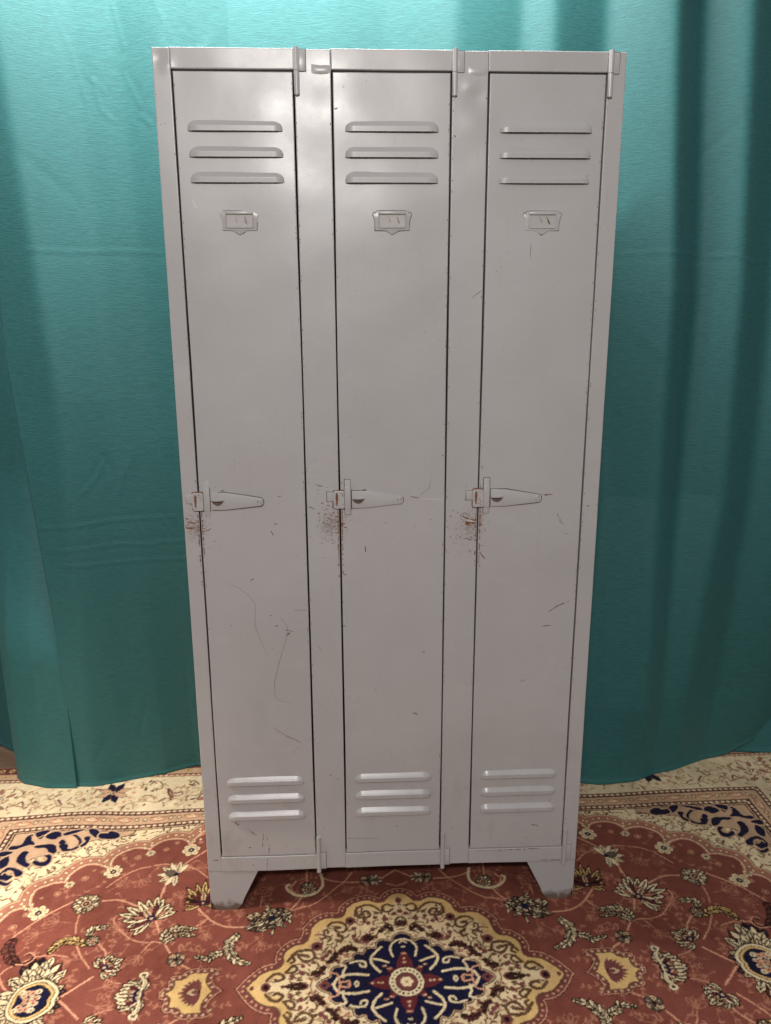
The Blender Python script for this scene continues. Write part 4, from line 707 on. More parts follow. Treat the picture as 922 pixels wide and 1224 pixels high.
# ------------------------------------------------------------------ locker unit
MARKS = [[0.7,"s",[[-365,849],[-336,833],[-319,817],[-306,797],[-309,746],[-296,706],[-282,673]]],[0.9,"s",[[-252,764],[-237,741],[-241,712],[-258,659],[-271,606],[-271,572],[-259,561],[-234,556]]],[1.0,"s",[[-283,496],[-250,474],[-216,455]]],[2.2,"r",[[-239,721],[-232,728]]],[1.2,"r",[[-244,735],[-225,730]]],[1.4,"r",[[-264,743],[-258,746]]],[1.4,"r",[[-315,852],[-307,857]]],[1.6,"r",[[-364,747],[-360,748]]],[1.2,"r",[[-275,771],[-271,768]]],[1,"s",[[-221,781],[-188,781]]],[1,"s",[[-172,697],[-161,681]]],[1.6,"r",[[-42,584],[-38,582]]],[1.4,"r",[[66,673],[73,675]]],[1.2,"r",[[-53,782],[-49,782]]],[2.6,"s",[[45,522],[57,518]]],[1.6,"r",[[-111,743],[-108,740]]],[2,"r",[[-110,864],[-104,862]]],[1.6,"w",[[-448,708],[-445,707]]],[1.6,"w",[[-449,474],[-447,473]]],[1.5,"r",[[-447,997],[-440,993]]],[1.8,"r",[[-444,988],[-433,986],[-415,984]]],[2,"r",[[-448,975],[-439,974],[-428,975]]],[1.6,"r",[[-441,976],[-434,972]]],[1.4,"r",[[-414,966],[-402,968],[-392,973]]],[2,"r",[[-411,973],[-406,973]]],[2.2,"r",[[-368,1056],[-360,1055]]],[1.2,"w",[[-353,1048],[-335,1046],[-303,1040],[-289,1039]]],[0.8,"r",[[-356,1049],[-326,1044]]],[1,"r",[[-436,1011],[-434,1012]]],[1.2,"r",[[-446,982],[-446,973]]],[1.4,"r",[[-265,964],[-260,955]]],[1.2,"r",[[-258,980],[-253,981]]],[1.4,"r",[[-249,1041],[-241,1041]]],[1.2,"r",[[-247,1027],[-244,1027]]],[1.2,"r",[[-258,981],[-250,980]]],[1.2,"r",[[-265,965],[-260,955]]],[1,"r",[[-212,1131],[-209,1129]]],[1.2,"r",[[-186,963],[-183,960]]],[1.4,"r",[[-62,924],[-60,913]]],[1.2,"r",[[-166,1066],[-159,1064],[-150,1062]]],[1,"r",[[-144,1060],[-140,1060]]],[1.3,"r",[[-184,1018],[-176,1016],[-169,1012]]],[1.6,"r",[[-163,1003],[-158,1001]]],[1.5,"r",[[-160,993],[-156,992]]],[1.5,"r",[[-154,982],[-147,981]]],[1.5,"r",[[-144,981],[-138,975]]],[1.5,"r",[[-143,993],[-137,989]]],[1.5,"r",[[-137,986],[-134,984]]],[1.5,"r",[[-146,987],[-142,986]]],[1.5,"r",[[-149,1002],[-143,999]]],[1.5,"r",[[-154,1014],[-151,1016]]],[1.5,"r",[[-143,1020],[-137,1019]]],[1.5,"r",[[-137,1001],[-131,997]]],[1.5,"r",[[-133,1005],[-127,1003]]],[1.5,"r",[[-130,989],[-124,987]]],[1.5,"r",[[-126,981],[-118,983]]],[1.5,"r",[[-135,991],[-134,987]]],[1.5,"r",[[-130,973],[-127,975]]],[1.5,"r",[[-156,1025],[-150,1026]]],[1.5,"r",[[-126,997],[-120,993]]],[1.5,"r",[[-151,998],[-149,994]]],[1.5,"r",[[-112,993],[-108,989]]],[1.5,"r",[[-104,993],[-100,992]]],[1.5,"r",[[-108,970],[-100,970]]],[1.5,"r",[[-110,981],[-104,977]]],[1.5,"r",[[-123,957],[-118,960]]],[1.5,"r",[[-164,1054],[-160,1055]]],[3,"r",[[-118,1001],[-118,981],[-117,971]]],[3,"r",[[-111,981],[-111,971]]],[2.5,"r",[[-117,965],[-116,958]]],[2,"r",[[-186,966],[-185,957]]],[2,"r",[[-65,1054],[-55,1053]]],[0.8,"s",[[82,1074],[78,1055],[63,1043],[53,1030]]],[1.3,"r",[[38,1037],[60,1034]]],[0.8,"w",[[63,1032],[110,1030]]],[1.3,"r",[[-61,928],[-60,914]]],[1.2,"r",[[104,1125],[109,1127]]],[1.4,"r",[[-73,985],[-70,983]]],[1.4,"r",[[-18,981],[-15,979]]],[1.4,"r",[[-108,863],[-105,861]]],[1.4,"r",[[-110,887],[-107,885]]],[1.4,"r",[[2,949],[5,947]]],[1.4,"r",[[162,966],[165,964]]],[1.4,"r",[[81,986],[85,984]]],[1.1,"r",[[110,979],[112,975]]],[1.1,"r",[[109,963],[111,959]]],[1.1,"r",[[108,947],[110,943]]],[1.1,"r",[[109,928],[112,924]]],[1.1,"r",[[107,906],[110,901]]],[1.1,"r",[[116,986],[118,981]]],[1.1,"r",[[119,970],[121,965]]],[1.1,"r",[[125,947],[128,943]]],[1.1,"r",[[137,966],[140,962]]],[1.1,"r",[[147,947],[149,942]]],[1.1,"r",[[132,934],[134,930]]],[1.1,"r",[[152,1001],[155,996]]],[1.1,"r",[[124,995],[127,990]]],[1.1,"r",[[130,1007],[133,1003]]],[1.1,"r",[[140,1003],[142,998]]],[2.2,"r",[[147,994],[159,988],[173,984],[189,982]]],[2.8,"r",[[152,980],[166,977],[185,977]]],[3,"r",[[158,975],[167,973]]],[2.4,"r",[[186,974],[197,972]]],[1,"r",[[156,1001],[166,991]]],[1.5,"r",[[155,940],[162,942],[174,937]]],[1.4,"r",[[171,946],[176,939]]],[1.6,"w",[[151,991],[163,983],[183,979]]],[2,"r",[[219,1052],[240,1052]]],[1.3,"r",[[325,1040],[327,1037]]],[2,"r",[[329,1037],[339,1038]]],[1.5,"r",[[339,1038],[348,1038]]],[2.2,"r",[[294,1027],[302,1027]]],[2.4,"r",[[184,971],[185,965]]],[1.8,"r",[[186,994],[187,989]]],[1.8,"r",[[186,965],[187,960]]],[1.8,"r",[[190,927],[192,922]]],[1.8,"r",[[193,911],[195,905]]],[1.8,"r",[[188,904],[190,899]]],[1.8,"r",[[191,881],[193,876]]],[1.8,"r",[[188,855],[190,850]]],[1.8,"r",[[186,1121],[188,1116]]],[1.8,"r",[[191,1103],[192,1098]]],[1.8,"r",[[187,1085],[189,1080]]],[1.4,"r",[[425,1011],[431,1011]]],[1.4,"s",[[366,980],[370,971]]],[1.2,"s",[[360,996],[365,985]]],[1.2,"r",[[395,973],[398,973]]],[1,"s",[[378,949],[388,949]]],[1,"s",[[363,988],[377,968]]],[1,"r",[[169,917],[173,908]]],[1.6,"r",[[352,766],[371,780],[397,790]]],[1.2,"r",[[338,732],[365,734]]],[1.2,"s",[[160,1449],[175,1461],[188,1470]]],[1.0,"s",[[290,595],[309,601]]],[1.5,"r",[[190,909],[204,894]]],[1.6,"r",[[-404,152],[-400,151]]],[1.8,"r",[[-372,152],[-361,151]]],[1,"r",[[-413,152],[-324,151],[-276,152]]],[1.3,"r",[[-312,213],[-316,176]]],[1.1,"r",[[-305,206],[-300,185],[-302,152],[-306,142],[-308,113]]],[1,"s",[[-346,222],[-332,210]]],[2.6,"r",[[-378,248],[-370,238]]],[1.4,"r",[[-450,110],[-426,110]]],[1.6,"r",[[-411,110],[-356,111]]],[2.4,"r",[[-387,103],[-380,112]]],[3,"r",[[-433,81],[-417,75]]],[2.4,"r",[[-390,58],[-386,56]]],[2,"r",[[-349,176],[-343,176]]],[1.4,"r",[[-439,144],[-422,142]]],[2,"r",[[-419,34],[-414,33]]],[2,"s",[[-342,129],[-338,126]]],[2,"s",[[-403,103],[-398,102]]],[1.6,"s",[[-352,109],[-347,108]]],[2,"r",[[-167,226],[-164,224]]],[2,"r",[[-262,177],[-259,175]]],[2,"r",[[-150,366],[-147,364]]],[2,"r",[[-133,356],[-130,354]]],[2,"r",[[-225,440],[-222,438]]],[2,"r",[[-178,432],[-176,430]]],[2,"r",[[-184,304],[-182,302]]],[2,"r",[[-166,127],[-163,125]]],[2,"r",[[-135,113],[-132,110]]],[2,"r",[[-108,194],[-105,192]]],[2,"r",[[142,212],[145,210]]],[2,"r",[[347,214],[350,211]]],[2,"r",[[392,170],[395,167]]],[2,"r",[[390,155],[393,153]]],[2,"r",[[325,179],[328,177]]],[2,"r",[[416,325],[419,323]]],[2,"r",[[375,282],[378,280]]],[2,"r",[[374,359],[377,357]]],[2,"r",[[365,63],[368,60]]],[2,"r",[[390,38],[393,35]]],[2,"r",[[425,38],[428,36]]],[2,"r",[[383,55],[386,53]]],[2,"r",[[402,34],[405,31]]],[2,"r",[[412,74],[415,72]]],[2,"r",[[-371,243],[-369,241]]],[2,"r",[[7,223],[10,221]]],[1.6,"r",[[335,215],[352,212]]],[1.6,"r",[[-10,151],[111,151]]],[1.4,"r",[[204,145],[411,149]]],[1.4,"r",[[351,115],[445,113]]],[1.2,"r",[[-114,152],[15,152]]],[1,"s",[[-251,471],[-230,463],[-214,451]]],[1.2,"s",[[-350,229],[-328,209]]],[1,"s",[[-111,193],[-34,189]]],[1.8,"r",[[-112,1797],[-105,1802]]],[1.8,"r",[[-113,1805],[-109,1799]]],[1.6,"r",[[-248,1726],[-244,1721]]],[1.6,"r",[[-242,1725],[-237,1722]]],[1.2,"r",[[-301,1768],[-297,1766]]],[1.8,"r",[[-68,1769],[-62,1768]]],[1,"w",[[-392,1638],[-384,1622]]],[1.6,"r",[[-117,1612],[-116,1574]]],[1.2,"r",[[-94,1840],[-92,1836]]],[1.6,"r",[[119,1755],[124,1752]]],[1.4,"w",[[123,1754],[128,1751]]],[1.6,"r",[[114,1725],[118,1721]]],[1.4,"r",[[385,1771],[390,1767]]],[1.4,"r",[[364,1680],[387,1683]]],[1,"s",[[279,1558],[278,1527]]],[1.4,"r",[[47,1774],[49,1770]]],[1,"r",[[359,1724],[366,1721]]],[1,"r",[[-312,1612],[-309,1601]]],[1.2,"r",[[-292,1611],[-289,1598]]],[1.2,"r",[[-2,1601],[8,1593]]],[1.2,"r",[[303,1610],[322,1596]]],[1,"r",[[288,1611],[290,1602]]]]
locker = bpy.data.objects.new('locker_unit', None); COL.objects.link(locker)
tag(locker, 'worn grey metal locker unit with three tall louvred doors on angled feet', 'locker')
XL, XR, ZT, ZB, DP = -.45, .45, 1.9032, .1108, .45
DZ0, DZ1 = .1511, 1.8658
DX = [(-.4154, -.1875), (-.1149, .1134), (.1855, .4138)]
GAP = .0017
# painted bowing and dents of thin sheet, metres towards +y
DENT = [(-.437, 1.885, .012, .0025), (-.425, 1.872, .010, -.002), (-.33, 1.885, .05, -.0007), (-.136, 1.845, .030, .0012), (-.15, 1.79, .05, -.0016), (-.16, 1.70, .05, .0010),
        (.150, 1.842, .012, -.0022), (.162, 1.82, .016, .0018), (.16, 1.775, .028, -.0016), (.15, 1.72, .03, .0010), (-.09, 1.80, .05, -.0013), (-.235, 1.80, .055, -.0014), (-.06, 1.70, .05, .0012),
        (-.30, 1.84, .08, .0008), (.02, 1.84, .06, .0006), (.3, 1.83, .08, .0006)]
def wob(x, z):
    y = .0008*math.sin(x*9.1+z*2.3+.4)+.0005*math.sin(z*6.7-x*5+1)+.0004*math.sin(x*31+z*11)+.0003*math.sin(z*37-x*17+2)
    for cx_, cz_, r_, a_ in DENT:
        d2 = ((x-cx_)**2+(z-cz_)**2)/(r_*r_)
        if d2 < 9: y += a_*math.exp(-d2)
    if z > 1.867 and x < -.18: y -= .034*(z-1.867)+.10*max(0, x+.33)*(z-1.867)
    return y
def mark_quads(mb_, x0, x1, z0, z1, yoff):
    ci = {'r': 1, 's': 2, 'w': 3}
    for k, (w, c, P) in enumerate(MARKS):
        pr_ = random.Random(k*13+1); P = [(a/1000, b/1000) for a, b in P]
        # densify and roughen
        Q = [P[0]]
        for a, b in zip(P, P[1:]):
            n_ = max(1, int(math.dist(a, b)/.0025))
            for i in range(1, n_+1): t = i/n_; Q.append((a[0]+(b[0]-a[0])*t+pr_.uniform(-.0003, .0003), a[1]+(b[1]-a[1])*t+pr_.uniform(-.0003, .0003)))
        if len(Q) < 2: continue
        run = []
        def flush():
            if len(run) > 1:
                V = []; n_ = len(run)
                for i, (x, z, ww) in enumerate(run):
                    a = run[max(0, i-1)]; b = run[min(n_-1, i+1)]; dx_, dz_ = b[0]-a[0], b[1]-a[1]; L = math.hypot(dx_, dz_)+1e-9
                    nx_, nz_ = -dz_/L*ww, dx_/L*ww
                    V += [(x+nx_, wob(x, z)+yoff, z+nz_), (x-nx_, wob(x, z)+yoff, z-nz_)]
                mb_.add(V, [(2*i, 2*i+1, 2*i+3, 2*i+2) for i in range(n_-1)], ci[c])
            run.clear()
        for i, (x, z) in enumerate(Q):
            t = i/(len(Q)-1); ww = w/2000*(.35+.65*math.sin(math.pi*min(1, max(0, .08+.84*t))))*pr_.uniform(.6, 1.4)*1.35
            ok = x0+.001 < x < x1-.001 and z0+.001 < z < z1-.001
            if c == 'r' and len(Q) > 8 and pr_.random() < .14: ok = False
            if ok: run.append((x, z, ww))
            else: flush()
        flush()
    # fine peppering of chips round the latches
    pr_ = random.Random(int((x0+1)*1000))
    for lx, n_ in ((-.42, 60), (-.115, 190), (.185, 150)):
        for _ in range(n_):
            x = pr_.gauss(lx-.012, .024); z = pr_.gauss(.975, .040); s_ = pr_.uniform(.0004, .0013)*(1.5 if pr_.random() < .2 else 1)
            if not (x0+.002 < x < x1-.002 and z0+.01 < z < z1): continue
            a = pr_.uniform(0, 3.14); pts_ = [(x+s_*pr_.uniform(.5, 1.6)*math.cos(a+t), wob(x, z)+yoff, z+s_*pr_.uniform(.4, 1.0)*math.sin(a+t)) for t in (0, 1.2, 2.3, 3.6, 4.9)]
            mb_.add(pts_, [(0, 1, 2, 3, 4)], 1 if pr_.random() < .75 else 2)
    for _ in range(int((x1-x0)*(z1-z0)*170)):
        x = pr_.uniform(x0+.004, x1-.004); z = pr_.uniform(z0+.004, z1-.004); s_ = pr_.uniform(.0003, .0009); a = pr_.uniform(0, 3.14)
        pts_ = [(x+s_*pr_.uniform(.5, 1.8)*math.cos(a+t), wob(x, z)+yoff, z+s_*pr_.uniform(.5, 1.5)*math.sin(a+t)) for t in (0, 1.2, 2.3, 3.6, 4.9)]
        mb_.add(pts_, [(0, 1, 2, 3, 4)], 1 if pr_.random() < .5 else 2)
    # chipped gap edges low on the door edges and round the latch
    for ex in (x0, x1):
        for _ in range(int((34 if abs(ex) < .44 else 5)*(z1-z0))):
            isd = x1-x0 > .1; hot = (ex == x0) == isd and abs(ex) < .44 and ex < .3 and pr_.random() < .72; z = pr_.gauss(.965, .05) if hot else pr_.uniform(z0, z1)
            if not z0+.01 < z < z1-.01: continue
            s_ = pr_.uniform(.0006, .0016)*(1.9 if hot else 1); h_ = pr_.uniform(.001, .004)*(1.6 if hot else 1); sx = 1 if ex == x0 else -1
            x = ex+sx*.0008
            mb_.add([(x, wob(x, z)+yoff, z), (x+sx*s_, wob(x, z)+yoff, z+h_*.3), (x+sx*s_*.7, wob(x, z)+yoff, z+h_), (x, wob(x, z)+yoff, z+h_*1.4)], [(0, 1, 2, 3)], 1)
def lines(a, b, step, extra=()):
    n_ = max(1, int(round((b-a)/step))); L = [a+(b-a)*i/n_ for i in range(n_+1)]
    for e in extra: L = [v for v in L if abs(v-e) > step*.3 or v in (a, b)]+[e]
    return sorted(set(round(v, 6) for v in L))
def sheet(name, x0, x1, z0, z1, parent, depth=.016, yoff=0.0, step=.009, holes=(), rim=.0012, marks=True, xe=(), ze=()):
    xs_ = [x0, x0+rim*.35]+lines(x0+rim, x1-rim, step, xe)+[x1-rim*.35, x1]; zs_ = [z0, z0+rim*.35]+lines(z0+rim, z1-rim, step, ze)+[z1-rim*.35, z1]
    xs_ = sorted(set(xs_+[x0+rim*1.7, x1-rim*1.7])); zs_ = sorted(set(zs_+[z0+rim*1.7, z1-rim*1.7]))
    mb_ = MB(); V = []; nx_, nz_ = len(xs_), len(zs_)
    for j, z in enumerate(zs_):
        for i, x in enumerate(xs_):
            q = min(x-x0, x1-x, z-z0, z1-z)/rim; e = 1-math.sqrt(max(0, 1-(1-min(1, q))**2))
            wx = (.0005*math.sin(z*4.1+x0*9)+.0003*math.sin(z*11+x0*30)) if marks and x1-x0 > .1 and z1-z0 > 1 else 0
            V.append((x+wx, wob(x, z)+yoff+rim*e, z))
    F = []
    for j in range(nz_-1):
        for i in range(nx_-1):
            mx, mz = (xs_[i]+xs_[i+1])/2, (zs_[j]+zs_[j+1])/2
            if any(h[0] < mx < h[1] and h[2] < mz < h[3] for h in holes): continue
            a = j*nx_+i; F.append((a, a+1, a+1+nx_, a+nx_))
    ring = [i for i in range(nx_)]+[j*nx_+nx_-1 for j in range(1, nz_)]+[(nz_-1)*nx_+i for i in range(nx_-2, -1, -1)]+[j*nx_ for j in range(nz_-2, 0, -1)]
    k = len(V); V += [(V[i][0], V[i][1]+.0012, V[i][2]) for i in ring]; m_ = len(ring)
    V += [(V[i][0], yoff+depth, V[i][2]) for i in ring]; F += [(k+i, k+m_+i, k+m_+(i+1) % m_, k+(i+1) % m_) for i in range(m_)]
    F += [(ring[i], k+i, k+(i+1) % m_, ring[(i+1) % m_]) for i in range(m_)]
    mb_.add(V, F)
    if marks: mark_quads(mb_, x0+.001, x1-.001, z0+.001, z1-.001, yoff-.00012)
    o = mb_.build(name, [PAINT, RUST, SCUFF, CHIP], parent, True)
    return o

# carcass: sides, back, top, bottom, dividers, dark inside
mb = MB()
mb.box(XL+.0008, XL+.0024, .0165, DP, ZB+.002, ZT-.001); mb.box(XR-.0024, XR-.0008, .0165, DP, ZB+.002, ZT-.001)
mb.box(XL+.0026, XR-.0026, DP-.003, DP-.001, ZB+.002, ZT-.002); mb.box(XL+.0026, XR-.0026, .0165, DP-.0035, ZT-.0035, ZT-.001); mb.box(XL+.0026, XR-.0026, .0165, DP-.0035, ZB+.003, ZB+.0045)
mb.build('carcass', PAINT, locker)
mb = MB()
for k, (a, b) in enumerate(((XL+.004, -.153), (-.149, .149), (.153, XR-.004))): mb.box(a, b, .060, DP-.006, ZB+.006, ZT-.005)
mb.build('inner_compartments', INSIDE, locker)
# pilasters (posts of the front frame) and header / bottom rails
posts = [(XL, -.4154), (-.1875, -.1149), (.1134, .1855), (.4138, XR)]
for i, (a, b) in enumerate(posts):
    z1 = ZT-(.0 if i in (0, 3) else .0005)
    sheet('post', a+(0 if i == 0 else GAP), b-(0 if i == 3 else GAP), ZB, z1, locker, .018, rim=.0013, step=.007)
hx = [(-.4154, -.1875), (-.1149, .1134), (.1855, .4138)]
for i, (a, b) in enumerate(hx):
    sheet('top_rail', a-.0015, b+.0015, DZ1+GAP, ZT+.0006, locker, .018, yoff=-.0010, rim=.0016, step=.007)
    sheet('bottom_rail', a-.0015, b+.0015, ZB-.0006, DZ0-GAP*.6, locker, .018, yoff=-.0010, rim=.0012, step=.007)

# louvre: one pressed vent with an open lower lip
LW, LH, LD = .183, .0215, .0085
def louvre_mesh(up):
    ns, nt_ = 64, 20; V = []; F = []
    for i in range(ns+1):
        s = -1+2*i/ns; x = s*LW/2; e = min(1, (1-abs(s))*LW/2/.020); f = math.sqrt(max(0, 1-(1-e)**2))
        for j in range(nt_+1):
            t = j/nt_
            hz = LH*(.30+.70*f)*t if e < 1 else LH*t
            u_ = min(1, max(0, (t-.46)/.50)); prof_ = (1-u_)*(1-.05*math.sin(math.pi*u_)) if t > .46 else .96+.04*t/.46
            d = LD*f*prof_
            V.append((x, .0012-d-.0002, hz))
    w_ = nt_+1
    for i in range(ns):
        for j in range(nt_): a = i*w_+j; F.append((a, a+w_, a+w_+1, a+1))
    me = bpy.data.meshes.new('louver'); me.from_pydata(V, [], F); me.materials.append(PAINT)
    me.polygons.foreach_set('use_smooth', [True]*len(me.polygons)); me.update(); return me
LM_ = louvre_mesh(True)
LZ = [1.7600, 1.7140, 1.6680, .3475, .3015, .2560]
def child(o, name, me, loc, parent):
    c = bpy.data.objects.new(name, me); COL.objects.link(c); c.parent = parent; c.location = loc; return c

# card holder plate, rim and card
def holder(parent, cx_, cz_):
    yb_ = wob(cx_, cz_)
    half = [(0, -.0265), (.007, -.0225), (.013, -.0185), (.034, -.0180), (.0338, -.006), (.0355, .004), (.0385, .011), (.0365, .0150), (.0330, .0135), (.0315, .0175), (.022, .0185)]
    out = [(cx_+x, cz_+z) for x, z in half]+[(cx_-x, cz_+z) for x, z in half[::-1] if x > 0]
    mb_ = MB(); mb_.prism(out, yb_-.0013, yb_+.0006, .0004); mb_.grime(out, yb_-.00018, .0006); o = autosmooth(mb_.build('card_holder', [PAINT, GRIME], parent))
    mb_ = MB(); wx, wz = .0262, .0128
    rim_ = [(cx_-wx, yb_-.0016, cz_-wz), (cx_+wx, yb_-.0016, cz_-wz), (cx_+wx, yb_-.0016, cz_+wz), (cx_-wx, yb_-.0016, cz_+wz)]
    pts_ = []
    for a, b in zip(rim_, rim_[1:]+rim_[:1]):
        for t in (.04, .35, .65, .96): pts_.append(tuple(a[k]+(b[k]-a[k])*t for k in range(3)))
    mb_.tube(pts_, .0017, 8, True)
    mb_.box(cx_-wx-.001, cx_+wx+.001, yb_-.0052, yb_-.0012, cz_+wz-.0012, cz_+wz+.0042, .0012)
    return o, mb_, yb_
HZ = 1.5985
def latch(parent, x0):
    """hasp riveted to the door; x0 is the door's left edge"""
    y = wob(x0+.05, 1.03)
    mb_ = MB()
    pl = [(x0+.0265, 1.0140), (x0+.060, 1.0142), (x0+.1330, 1.0222), (x0+.1368, 1.0262), (x0+.1372, 1.0330), (x0+.1340, 1.0375), (x0+.1285, 1.0395), (x0+.060, 1.0512), (x0+.0265, 1.0520)]
    mb_.prism(pl, y-.0030, y+.0005, .0005); mb_.grime(pl, y-.0004, .0010); h = autosmooth(mb_.build('hasp', [PAINT, GRIME], parent))
    mb_ = MB(); ring_ = [(x0+.1290+.0050*math.cos(t), y-.0030, 1.0308+.0050*math.sin(t)) for t in np.linspace(0, 2*math.pi, 20, endpoint=False)]
    mb_.tube(ring_, .0011, 8, True); mb_.grime([(x0+.1290+.0044*math.cos(t), 1.0308+.0044*math.sin(t)) for t in np.linspace(0, 2*math.pi, 20, endpoint=False)], y-.0032, .0003); c_ = [(x0+.1290+.0036*math.cos(t), 1.0308+.0036*math.sin(t)) for t in np.linspace(0, 2*math.pi, 16, endpoint=False)]
    mb_.prism(c_, y-.0034, y-.001, .0005)
    r_ = autosmooth(mb_.build('rivet', [PAINT, GRIME], parent))
    # half-round finger lug: flat shelf on top, curved face below
    mb_ = MB(); cx2, zt = x0+.0400, 1.0352; n_ = 16
    arc = [(cx2+.0135*math.cos(math.pi+math.pi*i/n_), zt+.0125*math.sin(math.pi+math.pi*i/n_)*(.75+.25*math.sin(math.pi*i/n_))) for i in range(n_+1)]
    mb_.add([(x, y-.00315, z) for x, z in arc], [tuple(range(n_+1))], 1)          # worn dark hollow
    mb_.tube([(x, y-.0031, z) for x, z in arc], .0007, 6)
    lip = [(cx2+.0140*math.cos(math.pi*i/n_), -.0075*math.sin(math.pi*i/n_)) for i in range(n_+1)]
    bm = bmesh.new()
    for zz in (zt-.0004, zt+.0014): pass
    up = [bm.verts.new((x, y-.0030+d, zt+.0014)) for x, d in lip]; dn = [bm.verts.new((x, y-.0030+d, zt-.0006)) for x, d in lip]
    bm.faces.new(up); bm.faces.new(dn[::-1])
    for i in range(n_): bm.faces.new((up[i], dn[i], dn[i+1], up[i+1]))
    mb_.frombm(bm)
    g_ = autosmooth(mb_.build('finger_pull', [PAINT, GRIME], parent), 30)
    mb_ = MB(); mb_.box(x0+.0110, x0+.0232, y-.0018, y+.0008, .9990, 1.0765, .0004); mb_.box(x0+.0105, x0+.0237, y-.0036, y, 1.0120, 1.0610, .0007)
    mb_.grime([(x0+.0110, .9990), (x0+.0232, .9990), (x0+.0232, 1.0765), (x0+.0110, 1.0765)], y-.0004, .0008); mb_.grime([(x0+.0105, 1.0120), (x0+.0237, 1.0120), (x0+.0237, 1.0610), (x0+.0105, 1.0610)], y-.0011, .0008)
    b_ = autosmooth(mb_.build('slide_bolt', [PAINT, GRIME], parent))
    # staple cover straddling the door edge, with its worn slot
    mb_ = MB(); ys = wob(x0, 1.03)
    pts_ = []
    for (cx_, cz_), a0 in (((x0+.0065, 1.0485), 0), ((x0-.0095, 1.0485), 90), ((x0-.0095, 1.0170), 180), ((x0+.0065, 1.0170), 270)):
        for t in range(5): a = R(a0+t*22.5); pts_.append((cx_+.0036*math.cos(a), cz_+.0036*math.sin(a)))
    mb_.prism(pts_, ys-.0062, ys-.0008, .0009); mb_.grime(pts_, ys-.0009, .0014)
    sl_ = [(x0-.0060+.0026*math.cos(t)*(1+.2*math.sin(3*t)), 1.0345+.0150*math.sin(t)) for t in np.linspace(0, 2*math.pi, 18, endpoint=False)]
    V = [(x, ys-.00640, z) for x, z in sl_]; mb_.add(V, [tuple(range(len(V)))], 1)
    for k_ in range(12):
        pr_ = random.Random(k_+int(x0*1000)); x = x0+pr_.uniform(-.011, .008); z = 1.0485-pr_.random()**2*.034; s_ = pr_.uniform(.0005, .0014)
        mb_.add([(x+s_*math.cos(t)*pr_.uniform(.6, 1.4), ys-.00642, z+s_*math.sin(t)) for t in (0, 1.2, 2.4, 3.7, 5)], [(0, 1, 2, 3, 4)], 1)
    s_ = mb_.build('staple_cover', [PAINT, RUST], locker)
    mb_ = MB(); mb_.box(x0-.0270, x0-.0130, ys-.0019, ys+.0005, 1.0290, 1.0490, .0004); mb_.grime([(x0-.0270, 1.0290), (x0-.0130, 1.0290), (x0-.0130, 1.0490), (x0-.0270, 1.0490)], ys-.0003, .0007); autosmooth(mb_.build('staple_tab', [PAINT, GRIME], locker))

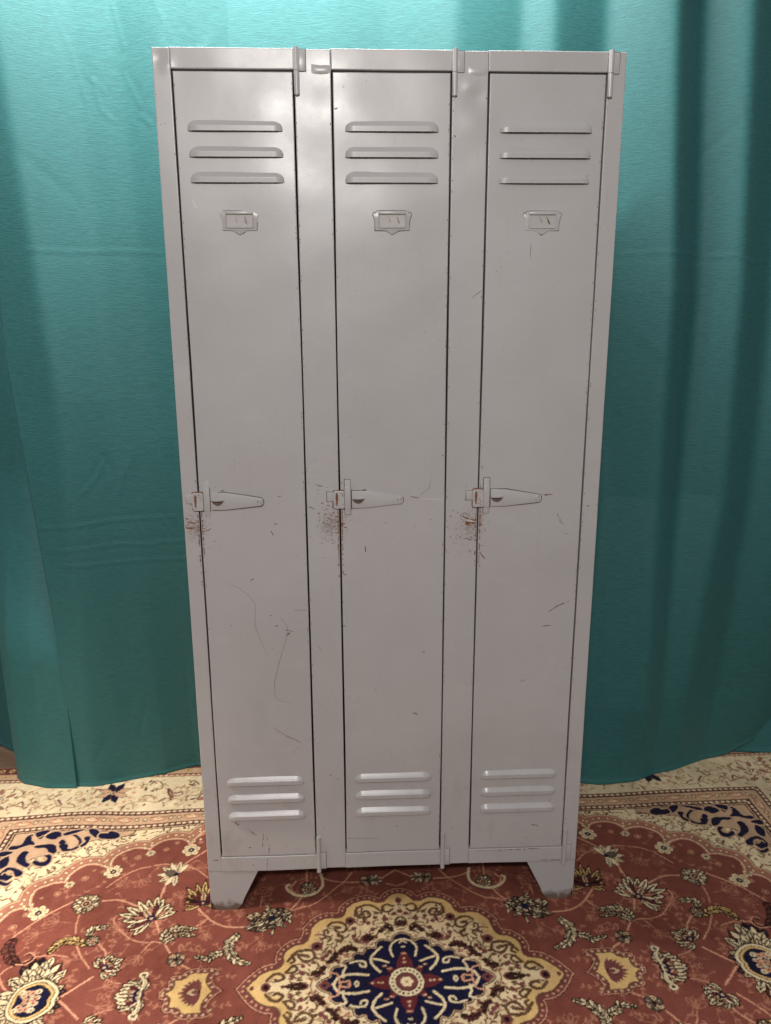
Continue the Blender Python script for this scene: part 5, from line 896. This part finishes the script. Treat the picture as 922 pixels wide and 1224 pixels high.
for i, (a, b) in enumerate(DX):
    cx_ = (a+b)/2
    holes = [(cx_-LW/2+.010, cx_+LW/2-.010, z+.0006, z+.0085) for z in LZ]
    xe = [cx_-LW/2+.010, cx_+LW/2-.010]; ze = [v for z in LZ for v in (z+.0006, z+.0085)]
    d = sheet('door', a+GAP, b-GAP, DZ0+GAP*.6, DZ1-GAP, locker, .017, holes=holes, xe=xe, ze=ze)
    for z in LZ: child(None, 'louver', LM_, (cx_, wob(cx_, z), z), d)
    o, rm, yb_ = holder(d, cx_, HZ)
    mbc = MB(); mbc.box(cx_-.0255, cx_+.0255, yb_-.00135, yb_-.0009, HZ-.0122, HZ+.0122)
    for k_, (sx, w_) in enumerate(((-.008, .0006), (.009, .0012), (.012, .0007))[:2+(i != 1)]):
        px_ = cx_+sx*(1 if i != 2 else .8)
        mbc.add([(px_, yb_-.0015, HZ+.008), (px_+w_, yb_-.0015, HZ+.008), (px_+w_*2.2+.002*(i+1), yb_-.0015, HZ-.003-.002*k_), (px_+.0016*(i+1), yb_-.0015, HZ-.003-.002*k_)], [(0, 1, 2, 3)], 1)
    mbc.build('name_card', [CARD, SCUFF], d)
    autosmooth(rm.build('holder_rim', PAINT, d))
    latch(d, a)
    # pin hinges, top and bottom
    for z0_, z1_, zb_, lf in ((1.8235, 1.9050, 1.8650, (1.8650, 1.9015)), (.1040, .2000, .1560, (.1110, .1560))):
        mb_ = MB(); hxx = b+.0060; r_ = .0052
        top = z0_ > 1
        segs = ((z0_, zb_-.0004), (zb_+.0004, z1_))
        for s0, s1 in segs:
            mb_.tube([(hxx, -.0030, s0), (hxx, -.0030, s0+.0006), (hxx, -.0030, s1-.0006), (hxx, -.0030, s1)], r_, 16)
        mb_.tube([(hxx, -.0030, z0_-.0012), (hxx, -.0030, z1_+.0008)], r_*.55, 10)
        mb_.box(hxx, hxx+(.0175 if i < 2 else .0165), -.0016, -.0002, lf[0], lf[1], .0003)
        mb_.grime([(hxx, lf[0]), (hxx+(.0175 if i < 2 else .0165), lf[0]), (hxx+(.0175 if i < 2 else .0165), lf[1]), (hxx, lf[1])], -.0009 if False else .00005-.0012, .0005)
        autosmooth(mb_.build('hinge', [PAINT, GRIME], locker), 35)
# stamped notch in the two middle posts just under the rail line
for cx_ in (-.1350, .1640):
    V = []; F = []; n_ = 16
    for i in range(n_+1):
        for j in range(7):
            s = -1+2*i/n_; t = j/6; V.append((cx_+s*.0185, wob(cx_, 1.868)-.0003-.0016*(1-abs(s)**2.5)*math.sin(math.pi*t)**.7, 1.8600+t*.0155+.002*(s*s)))
    for i in range(n_):
        for j in range(6): a = i*7+j; F.append((a, a+7, a+8, a+1))
    mesh_obj('pressed_notch', V, F, PAINT, locker, True)
# feet: folded plates, front and side faces, front and back pairs
for sx in (-1, 1):
    for back in (0, 1):
        mb_ = MB(); y0 = .0006 if not back else DP-.003
        xo = .4498
        out = [(sx*xo, ZB+.003), (sx*(xo-.0010), .044), (sx*(xo-.0040), .022), (sx*(xo-.0095), .008), (sx*(xo-.018), -.002), (sx*.392, -.002), (sx*.3805, .005), (sx*.3725, .017), (sx*.3660, .034), (sx*.3296, ZB-.001), (sx*.3296, ZB+.003)]
        mb_.prism(out, y0, y0+.0016, .0)
        ys = (.0024, .075) if not back else (DP-.075, DP-.0032)
        # side flange
        xa, xb = sorted((sx*(xo-.0016), sx*xo))
        bm = bmesh.new(); yo = ys[0] if not back else ys[1]; yi = ys[1] if not back else ys[0]; ym = yo+(yi-yo)*.55
        for xx in (xa, xb): pass
        prof_ = [(yo, ZB+.003), (yi, ZB+.003), (ym, -.002), (yo, -.002)]
        va = [bm.verts.new((xa, q[0], q[1])) for q in prof_]; vb = [bm.verts.new((xb, q[0], q[1])) for q in prof_]
        bm.faces.new(va); bm.faces.new(vb[::-1])
        for k_ in range(4): bm.faces.new((va[k_], vb[k_], vb[(k_+1) % 4], va[(k_+1) % 4]))
        mb_.frombm(bm)
        mb_.build('foot', [PAINT], locker)
for o in COL.objects:
    if o.parent is not None and 'category' in o: del o['category']
